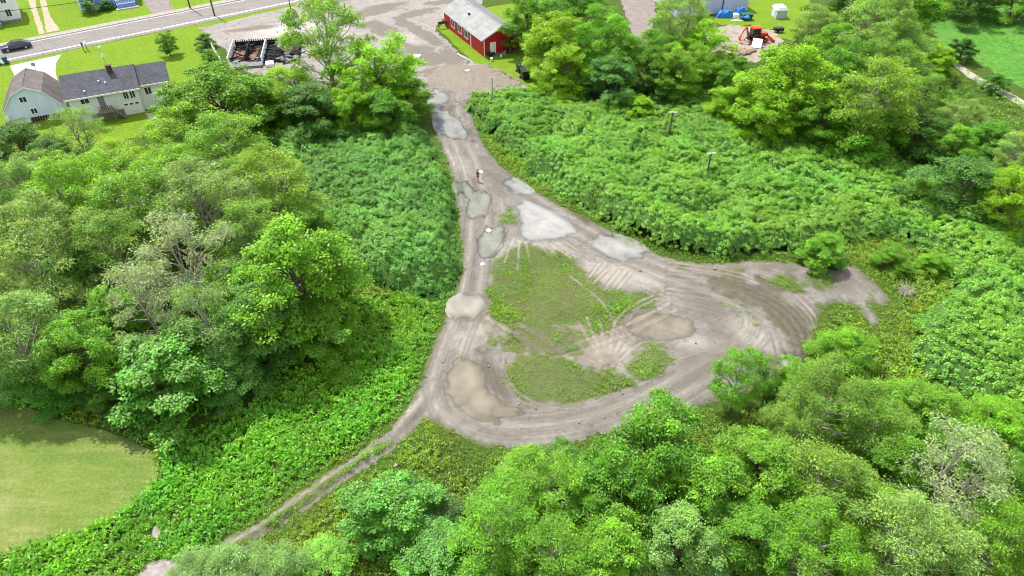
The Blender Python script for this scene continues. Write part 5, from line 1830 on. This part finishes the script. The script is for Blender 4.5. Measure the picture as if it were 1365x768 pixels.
MB().tube([(-2.15, 0, 2.85), (-2.75, 0, 2.0), (-3.0, 0, 1.25)], [.13, .12, .09], 6).build('dipper_arm', M['orange'], tk)
MB().prism([(-3.05, 1.3), (-3.35, .85), (-3.1, .45), (-2.7, .5), (-2.72, .6), (-3.0, .62), (-3.12, .9), (-2.85, 1.25)], -.28, .28).build('digging_bucket', M['orange'], tk)
MB().tube([(-1.35, 0, 1.5), (-1.95, 0, 2.35)], .05, 6).build('ram', M['metal'], bo)
for s in (-1, 1): MB().tube([(-1.35, s * .5, .8), (-1.6, s * 1.15, .08)], .08, 6).box((-1.6, s * 1.15, .06), (.4, .4, .06)).build('stabiliser', M['orange'], tk)

c = G(1008, 63)
R_ = Euler((math.radians(38), 0, math.radians(-22))).to_matrix()
q = MB().box((c.x, c.y, .72), (1.7, 1.9, .08), 0, R_)
o = q.build('leaning_panel', M['white'], None)
tag(o, 'white panel leaning in front of the orange backhoe', 'panel')
c = G(1037, 43)
tr_ = empty('trailer', (c.x, c.y, .02), .1, 'small black trailer right of the orange backhoe', 'trailer')
MB().box((0, 0, .62), (1.7, 1.0, .5)).build('bed', M['black'], tr_)
MB().box((-1.3, 0, .5), (1.0, .08, .08)).build('drawbar', M['black'], tr_)
for s in (-1, 1): wheel(tr_, .1, s * .6, .33, .18)
# spoil heaps
for (px, py, r_, l) in ((972, 76, 2.2, 'broad reddish brown spoil heap left of the yellow green tree'), (995, 70, 1.6, 'smaller grey brown spoil heap below the white panel')):
    c = G(px, py)
    q = MB()
    for k in range(7):
        q.blob((br_.uniform(-r_, r_) * .7, br_.uniform(-r_, r_) * .5, .1), r_ * br_.uniform(.35, .6), k + px, .3, 10, 7, .55)
    tag(q.build('spoil_heap', M['spoil'], None, True, 0, (c.x, c.y, 0)), l, 'earth heap')

# pile under tarps by the metal building
def tarp_pile(name, px, py, w, d, h, m, label, seed):
    rg = np.random.default_rng(seed)
    n = 9
    V, Fq = [], []
    for j in range(n):
        for i in range(n):
            u, v = i / (n - 1) * 2 - 1, j / (n - 1) * 2 - 1
            e = (1 - abs(u) ** 5) * (1 - abs(v) ** 5)
            V.append((u * w / 2, v * d / 2, h * e * (.8 + .3 * rg.uniform()) + .02))
    for j in range(n - 1):
        for i in range(n - 1):
            Fq.append((j * n + i, j * n + i + 1, (j + 1) * n + i + 1, (j + 1) * n + i))
    c = G(px, py)
    q = MB().add(V, Fq)
    return tag(q.build(name, M[m], None, False, 0, (c.x, c.y, 0)), label, 'tarp')


tarp_pile('tarp_pile', 966, 22.5, 3.6, 1.8, 1.2, 'blue_tarp', 'blue tarp heap below the downpipe of the metal building', 1)
tarp_pile('tarp_pile', 987, 20, 2.2, 1.8, 1.5, 'blue_tarp', 'blue tarp heap under the right end of the metal building', 2)
tarp_pile('tarp_pile', 980, 23, 1.8, 1.3, .8, 'white', 'white sheet heap between the two blue tarp heaps', 3)
c = G(994, 26)
gb = empty('skip', (c.x, c.y, .01), .05, 'dark green skip loaded with blue sheets', 'skip')
q = MB()
q.prism([(-.9, 0), (.9, 0), (1.1, 1.1), (-1.1, 1.1)], -.7, .7)
for k in range(5): q.box((-.8 + k * .4, -.74, .55), (.07, .06, 1.0))
q.build('body', M['green_plastic'], gb)
MB().box((0, 0, 1.12), (2.26, 1.5, .09)).build('rim', M['green_plastic'], gb)
c = G(993, 24, 1.2)
q = MB()
for k in range(6): q.blob((br_.uniform(-.7, .7), br_.uniform(-.4, .4), br_.uniform(0, .2)), br_.uniform(.25, .4), k, .35, 7, 5, .6)
tag(q.build('sheet_bundle', M['blue_tarp'], None, False, 0, (c.x, c.y, 1.3)), 'crumpled blue sheets on top of the green skip', 'sheets')
for k, (px, py, r_) in enumerate(((984, 28, .15), (980, 27, .5))):
    c = G(px, py)
    tag(MB().box((0, 0, 0), (2.2, .22, .08), r_).build('loose_board', M['white'], None, False, 0, (c.x, c.y, .06)), ('long white board lying in front of the green skip', 'white board lying askew left of the green skip')[k], 'board')

# ---------------------------------------------------------------- waste bins, junk, mailboxes
def waste_bin(px, py, m, rz, label, z=.0, s=1.0, grp=None):
    c = G(px, py)
    r_ = empty('waste_bin', (c.x, c.y, z), rz, label, 'waste bin', grp)
    r_.scale = s if isinstance(s, tuple) else (s, s, s)
    q = MB()
    q.add([(-.24, -.27, .08), (.24, -.27, .08), (.24, .27, .08), (-.24, .27, .08), (-.3, -.36, .98), (.3, -.36, .98), (.3, .36, .98), (-.3, .36, .98)], [(0, 1, 5, 4), (1, 2, 6, 5), (2, 3, 7, 6), (3, 0, 4, 7), (3, 2, 1, 0), (4, 5, 6, 7)])
    q.build('body', M[m], r_)
    MB().slab((-.33, -.4, 1.0), (.33, -.4, 1.0), (.31, .42, 1.09), (-.31, .42, 1.09), .06).build('lid', M[m], r_)
    for e in (-1, 1):
        o = MB().tube([(e * .25, .3, .1), (e * .32, .3, .1)], .1, 10).build('wheel', M['tyre'], r_)
    MB().tube([(-.25, .42, .98), (-.25, .5, .98), (.25, .5, .98), (.25, .42, .98)], .02, 5).build('handle', M[m], r_)
    return r_


waste_bin(693.5, 97, 'black', .4, 'black wheeled bin standing behind the larger grey topped one', .08, (1.9, 1.7, 1.35))
waste_bin(700, 106, 'black', .35, 'larger black container on the lawn nearest the thicket', .08, (2.3, 2.2, 1.6))
waste_bin(9, 85, 'teal', .5, 'dark teal wheeled bin beside the pale driveway mouth', .03, 1.25)
waste_bin(-.5, 86, 'black', .5, 'black wheeled bin cut by the left picture edge', .03, 1.25)
c = G(4.5, 86)
tag(MB().blob((0, 0, .35), .4, 4, .15, 8, 6, .9).build('white_bag', M['white'], None, True, 0, (c.x, c.y, .05)), 'white sack between the two roadside bins', 'sack')
for k, (px, py, m, l) in enumerate(((112.3, 68, 'black', 'black mailbox on a post at the road edge'), (116.5, 67, 'white', 'white mailbox on a post beside the black one'))):
    c = G(px, py)
    r_ = empty('mailbox', (c.x, c.y, .0), math.atan2(RD[1], RD[0]), l, 'mailbox')
    MB().box((0, 0, .55), (.12, .12, 1.1)).build('post', M['pole'] if k == 0 else M['wood'], r_)
    q = MB()
    pf = [(-.16, 0), (.16, 0), (.16, .2)] + [(.16 * math.cos(a_ * PI / 6), .2 + .16 * math.sin(a_ * PI / 6)) for a_ in range(1, 6)] + [(-.16, .2)]
    q.prism([(a_, b_ + 1.1) for a_, b_ in pf], -.35, .35)
    bxm = q.build('box', M[m], r_)
    MB().box((.18, -.1, 1.42), (.02, .05, .22)).build('flag', M['red_lamp'], bxm)


def litter(name, px, py, m, r_, label, cat, z=.02, flat=.5, seed=1, rough=.3):
    c = G(px, py)
    return tag(MB().blob((0, 0, r_ * flat * .6), r_, seed, rough, 8, 5, flat).build(name, M[m], None, False, 0, (c.x, c.y, z)), label, cat)


def bucket(px, py, label, s=1.0, z=.08):
    c = G(px, py)
    r_ = empty('bucket', (c.x, c.y, z), 0, label, 'bucket')
    MB().tube([(0, 0, 0), (0, 0, .02), (0, 0, .38 * s)], [.13 * s, .14 * s, .17 * s], 12).build('body', M['white'], r_)
    MB().tube([(-.17 * s, 0, .36 * s), (-.1, -.12, .2 * s), (.1, -.12, .2 * s), (.17 * s, 0, .36 * s)], .01, 4).build('handle', M['metal'], r_)
    return r_


litter('rubbish_bag', 653, 75, 'black', .5, 'black rubbish bag below the white door of the red building', 'rubbish bag', .08, .9, 3, .25)
litter('rubbish_bag', 657, 73.5, 'cloth_grey', .4, 'dark grey bag right beside the white door of the red building', 'rubbish bag', .08, .8, 4, .25)
bucket(655.5, 82, 'white bucket on the lawn nearest the red building door', 1.4)
bucket(668, 77, 'white bucket halfway along the shaded red wall', 1.2)
for k in range(2):
    c = G(685 + k * 4, 67 - k * 2)
    tank = empty('gas_bottle', (c.x, c.y, .08), 0, ('white gas bottle at the right end of the red wall', 'white gas bottle half behind the other one under the tree')[k], 'gas bottle')
    MB().tube([(0, 0, 0), (0, 0, .1), (0, 0, .9), (0, 0, 1.05), (0, 0, 1.1)], [.2, .24, .24, .15, .05], 12).build('cylinder', M['white'], tank, True)
    MB().tube([(0, 0, 1.08), (0, 0, 1.22)], .06, 8).build('valve', M['metal'], tank)
for k in range(4):
    c = G(672 + k * 3.2, 73 - k * 1.6)
    tag(MB().box((0, 0, .2), (.7, .5, .4), k * .6).box((.2, .1, .5), (.4, .35, .22), k).build('junk_box', M['black'] if k % 2 else M['grey_block'], None, False, .03, (c.x, c.y, .08)), ('grey crate of junk left of the gas bottles', 'black crate of junk second from the left at the shaded wall', 'grey box of junk third from the left at the shaded wall', 'black box of junk nearest the gas bottles')[k], 'crate')
# timber kerb log
a, b = G(610, 73), G(625.5, 83.5)
q = MB().tube([(0, 0, 0), ((b - a).length, 0, 0)], .14, 8)
o = q.build('timber_log', M['concrete'], None, True, 0, (a.x, a.y, .17))
o.rotation_euler = (0, 0, math.atan2(b.y - a.y, b.x - a.x))
tag(o, 'long pale timber lying on the edge of the red building lawn', 'timber')
# stones and slabs on the track
for k, (px, py, r_, l) in enumerate(((641.5, 231, .28, 'white sheet lying on the track beside the walker'), (652, 309.5, .34, 'flat white slab in the greenish puddle area of the track'), (643.5, 354, .30, 'pale flat stone on the straight left branch'),
                                     (623, 96, .5, 'flat pale slab on the brown earth below the red building lawn'), (555, 76, .8, 'white flat slab on the broken paving of the lot'), (527, 622, .28, 'pale stone in the rut of the trail'))):
    litter('flat_stone', px, py, 'white' if k in (0, 1, 4) else 'concrete', r_ if k < 5 else .15, l, 'stone', .19 if k not in (4,) else .06, .18, 20 + k)
# stone planter with sign pole by the road
c = G(389.5, 22)
pl = empty('street_planter', (c.x, c.y, .06), .4, 'stone planter with a pole standing on the lot by the road', 'planter')
q = MB().tube([(0, 0, 0), (0, 0, .15), (0, 0, .75), (0, 0, .8)], [1.05, 1.1, 1.2, 1.2], 8)
q.build('tub', M['grey_block'], pl)
MB().tube([(0, 0, .72), (0, 0, .84)], 1.02, 8).build('soil', M['spoil'], pl)
MB().tube([(0, 0, .8), (0, 0, 5.5)], .09, 8).build('pole', M['pole'], pl)
r2 = np.random.default_rng(77)
d = rdir(500, r2)
d[:, 2] = abs(d[:, 2])
V_, F_, A_ = leaf_quads(d * r2.uniform(.4, .95, 500)[:, None] * np.array([1, 1, .6]) + np.array([0, 0, .85]), d + rdir(500, r2) * .5, rdir(500, r2), np.full(500, .26), np.full(500, .15), tints(500, r2))
o = link('plants', np_mesh('planter_plants', V_, F_, {'tint': A_}, M['weed']), pl)
o.color = (.09, .18, .03, 1)


# ---------------------------------------------------------------- poles, wire, signs
def pole_h(px, py, top):
    """height whose top lands on photo row `top` above the foot"""
    f = G(px, py)
    lo, hi = 0.0, 20.0
    for _ in range(40):
        m = (lo + hi) / 2
        z = m - CAM_H
        v = (-f.y * SP - z * CP) / (f.y * CP - z * SP) * FPX + 384
        if v > top: lo = m
        else: hi = m
    return lo


def utility_pole(px, py, h, label):
    c = G(px, py)
    r_ = empty('utility_pole', (c.x, c.y, 0), math.atan2(RD[1], RD[0]), label, 'utility pole')
    MB().tube([(0, 0, 0), (0, 0, h)], [.17, .12], 9).build('pole', M['pole'], r_)
    a_ = MB().box((0, 0, h - .5), (.12, 2.0, .13)).build('cross_arm', M['pole'], r_)
    for s in (-.85, 0, .85): MB().tube([(0, s, h - .43), (0, s, h - .22)], .06, 6).build('insulator', M['grey_block'], a_)
    return c, h


u1 = utility_pole(254, 12, 9.0, 'dark utility pole beyond the road left of the parking lot')
hp = pole_h(461.5, 23, 3)
c = G(461.5, 23)
r_ = empty('lot_pole', (c.x, c.y, .06), 0, 'dark bare pole standing on the lot above the airy tree', 'pole')
MB().tube([(0, 0, 0), (0, 0, hp)], [.16, .12], 9).build('pole', M['pole'], r_)
MB().blob((0, 0, hp), .13, 1, 0, 8, 5, .5).build('cap', M['metal'], r_)
q = MB().tube([(.6, .9, 0), (.75, 1.0, 1.4), (1.05, .9, 2.1)], .06, 6)
q.build('brace', M['metal'], r_)
hp = pole_h(656.7, 146, 104)
c = G(656.7, 146)
r_ = empty('steel_pole', (c.x, c.y, 0), 0, 'slim grey pole rising from the thicket corner by the track', 'pole')
MB().tube([(0, 0, 0), (0, 0, hp)], [.10, .08], 8).build('pole', M['metal'], r_)
MB().tube([(0, 0, hp), (0, 0, hp + .08)], [.11, .05], 8).build('cap', M['metal'], r_)
for k, (px, py, l) in enumerate(((897, 150, 'pole with white insulator heads standing farther back in the right thicket'), (948, 205, 'pole with white insulator heads standing nearer in the right thicket'))):
    c = G(px, py, 4.6)
    r_ = empty('insulator_pole', (c.x, c.y, 0), .3 * k - .1, l, 'pole')
    MB().tube([(0, 0, 0), (0, 0, 4.6)], [.11, .09], 8).build('pole', M['pole'], r_)
    a_ = MB().box((0, 0, 4.5), (1.15, .08, .08)).build('cross_arm', M['wood'], r_)
    for s in (-.45, -.15, .2, .48): MB().tube([(s, 0, 4.54), (s, 0, 4.62), (s, 0, 4.74)], [.06, .11, .07], 8).build('insulator', M['white'], a_)
hp = pole_h(141, 86, 63)
c = G(141, 86)
r_ = empty('yard_pole', (c.x, c.y, 0), .4, 'slim pale pole with small plates on the lawn behind the ranch house', 'pole')
MB().tube([(0, 0, 0), (0, 0, hp)], [.06, .045], 7).build('pole', M['metal'], r_)
MB().box((0, -.06, hp * .55), (.42, .05, .55)).build('plate', M['white'], r_)
MB().box((0, 0, hp), (.4, .2, .15)).build('head', M['white'], r_)
c = G(219, 45)
r_ = empty('road_sign', (c.x, c.y, 0), math.atan2(RD[1], RD[0]) + .2, 'small white plate on a thin post at the road edge', 'sign')
MB().tube([(0, 0, 0), (0, 0, 1.5)], .04, 6).build('post', M['metal'], r_)
MB().box((0, -.05, 1.35), (.45, .03, .5)).build('plate', M['white'], r_)
# overhead wire from a pole left of the picture to one beyond the top edge
a, b = G(0, 18, 6.5), G(107, 1.5, 6.5)
d = (b - a).normalized()
pa, pb = a - d * 9, b + d * 22
for p, l in ((pa, 'utility pole beyond the white house carrying the wire'), (pb, 'utility pole beyond the blue house carrying the wire')):
    r_ = empty('wire_pole', (p.x, p.y, 0), math.atan2(d.y, d.x), l, 'utility pole')
    MB().tube([(0, 0, 0), (0, 0, 8.2)], [.17, .12], 9).build('pole', M['pole'], r_)
    MB().box((0, 0, 7.5), (.12, 1.2, .13)).build('cross_arm', M['pole'], r_)
pts = []
for k in range(17):
    q = k / 16
    p = pa.lerp(pb, q)
    pts.append((p.x, p.y, 7.5 - 1.1 * 4 * q * (1 - q)))
tag(MB().tube(pts, .045, 5).build('overhead_wire', M['black'], None), 'thin black wire crossing above the lawns in the upper left', 'wire')
# brush pile
c = G(1206, 390)
q = MB()
for k in range(46):
    a_ = br_.uniform(0, 6.28)
    r_ = br_.uniform(.6, 1.7)
    q.tube([(br_.uniform(-.8, .8), br_.uniform(-.6, .6), .08), (r_ * .5 * math.cos(a_), r_ * .5 * math.sin(a_), br_.uniform(.3, .7)), (r_ * math.cos(a_), r_ * math.sin(a_), br_.uniform(.1, .8))], [.04, .03, .012], 4, False)
tag(q.build('brush_pile', M['bark_pale'], None, False, 0, (c.x, c.y, 0)), 'pile of grey dead branches right of the dirt loop', 'brush pile')

# ---------------------------------------------------------------- person walking on the track
def skin_mesh(name, nodes, edges, m, parent, sub=1):
    me = bpy.data.meshes.new(name)
    me.from_pydata([n[0] for n in nodes], edges, [])
    o = link(name, me, parent)
    o.modifiers.new('skin', 'SKIN')
    sk = me.skin_vertices[0].data if me.skin_vertices else None
    if sk is None:
        bm = bmesh.new(); bm.from_mesh(me); bm.verts.layers.skin.verify(); bm.to_mesh(me); bm.free()
        sk = me.skin_vertices[0].data
    for i, n in enumerate(nodes):
        r = n[1]
        sk[i].radius = (r, r) if not hasattr(r, '__len__') else r
        sk[i].use_root = (i == 0)
    ss_ = o.modifiers.new('sub', 'SUBSURF')
    ss_.levels = ss_.render_levels = sub
    me.materials.append(m)
    dg = bpy.context.evaluated_depsgraph_get()
    ev = bpy.data.meshes.new_from_object(o.evaluated_get(dg))
    o.modifiers.clear()
    ev.name = name
    o.data = ev
    ev.materials.clear(); ev.materials.append(m)
    ev.polygons.foreach_set('use_smooth', [True] * len(ev.polygons))
    return o


c = G(637, 241.5, .2)
ps = empty('person', (c.x, c.y, .195), math.radians(165), 'person in black top walking alone on the muddy track', 'person')
nodes = [((0, 0, .86), (.15, .11)), ((0, .0, 1.02), (.13, .10)), ((0, .0, 1.22), (.15, .11)), ((0, -.01, 1.36), (.13, .09)), ((0, -.01, 1.44), .052), ((0, .02, 1.54), (.07, .085)), ((0, .01, 1.63), (.065, .08))]
edges = [(0, 1), (1, 2), (2, 3), (3, 4), (4, 5), (5, 6)]


def chain(start, pts):
    prev = start
    for p in pts:
        nodes.append(p)
        edges.append((prev, len(nodes) - 1))
        prev = len(nodes) - 1
    return prev


for s, st in ((-1, .24), (1, -.20)):
    chain(0, [((s * .09, 0, .80), .09), ((s * .10, st * .55, .46), .058), ((s * .10, st * .9 - (.10 if st < 0 else 0), .10), .036), ((s * .10, st * .9 + .02, .045), .036), ((s * .11, st * .9 + .15, .03), .03)])
    w = chain(3, [((s * .17, -.01, 1.35), .052), ((s * .22, -st * .25, 1.10), .04), ((s * .21, -st * .7 + .10, .88), .028), ((s * .21, -st * .7 + .13, .80), (.018, .032))])
    for k in range(4):
        y_ = -st * .7 + .10 + .02 * k
        ln = (.072, .085, .08, .062)[k]
        chain(w, [((s * .212, y_, .75), .009), ((s * .205, y_ + .008, .75 - ln * .5), .008), ((s * .19, y_ + .012, .75 - ln), .006)])
    chain(w, [((s * .19, -st * .7 + .17, .80), .01), ((s * .18, -st * .7 + .19, .765), .008)])
body = skin_mesh('body', nodes, edges, M['skin'], ps, 1)
top = [((0, 0, .93), (.16, .12)), ((0, 0, 1.05), (.15, .115)), ((0, 0, 1.22), (.17, .125)), ((0, -.01, 1.35), (.14, .10)), ((0, -.01, 1.405), (.07, .065))]
te = [(0, 1), (1, 2), (2, 3), (3, 4)]
for s, st in ((-1, .24), (1, -.20)):
    top.append(((s * .18, -.01, 1.345), .065)); te.append((3, len(top) - 1))
    top.append(((s * .205, -st * .14, 1.20), .058)); te.append((len(top) - 2, len(top) - 1))
skin_mesh('shirt', top, te, M['cloth_black'], ps, 1)
sh_ = [((0, 0, .93), (.16, .12)), ((0, 0, .84), (.16, .12))]
se = [(0, 1)]
for s, st in ((-1, .24), (1, -.20)):
    sh_.append(((s * .09, st * .12, .76), .10)); se.append((1, len(sh_) - 1))
    sh_.append(((s * .10, st * .36, .58), .088)); se.append((len(sh_) - 2, len(sh_) - 1))
skin_mesh('shorts', sh_, se, M['cloth_grey'], ps, 1)
q = MB()
q.blob((0, -.015, 1.625), .098, 5, .05, 10, 8, 1.0)
q.build('hair', M['hair'], ps, True)
q = MB()
for s in (-1, 1): q.blob((s * .032, .098, 1.585), .013, 1, 0, 6, 4)
q.build('eyes', M['cloth_black'], ps)
MB().blob((0, .108, 1.555), .018, 1, 0, 6, 5, 1.3).build('nose', M['skin'], ps, True)
MB().box((0, .094, 1.515), (.05, .02, .012)).build('mouth', M['red_lamp'], ps)
for s in (-1, 1): MB().blob((s * .083, .01, 1.565), .026, 1, 0, 6, 5, 1.3).build('ear', M['skin'], ps, True)
for s, st in ((-1, .24), (1, -.20)):
    MB().blob((s * .105, st * .9 + .06, .045), .06, 3, .0, 8, 5, .7).blob((s * .108, st * .9 + .15, .04), .05, 3, .0, 8, 5, .7).build('shoe', M['cloth_black'], ps, True)

# ---------------------------------------------------------------- groups of repeats
GROUPS = dict(locust_tree='feathery locust trees', broadleaf_tree='broadleaf trees', maple_tree='bright yellow green trees', poplar_tree='tall rough crowned trees', thin_tree='thin whitish trees',
              sapling='saplings by the loop', green_bush='green bushes', dark_bush='dark bushes', rounded_bush='rounded leafy bushes', yellow_bush='yellow green bushes', waste_bin='wheeled waste bins',
              mailbox='mailboxes at the road edge', bucket='white buckets by the red building', gas_bottle='gas bottles by the red building', junk_box='junk along the red wall', rubbish_bag='rubbish bags by the white door',
              flat_stone='pale flat stones and slabs', insulator_pole='poles with insulator heads', wire_pole='poles carrying the wire', loose_board='white boards by the skip', spoil_heap='spoil heaps in the work yard',
              tarp_pile='heaps under tarps', knotweed_thicket='knotweed thickets', tall_weeds='weeds on the verges')
for o in C.objects:
    if o.parent is None and o.get('label'):
        g = GROUPS.get(o.name.split('.')[0])
        if g: o['group'] = g
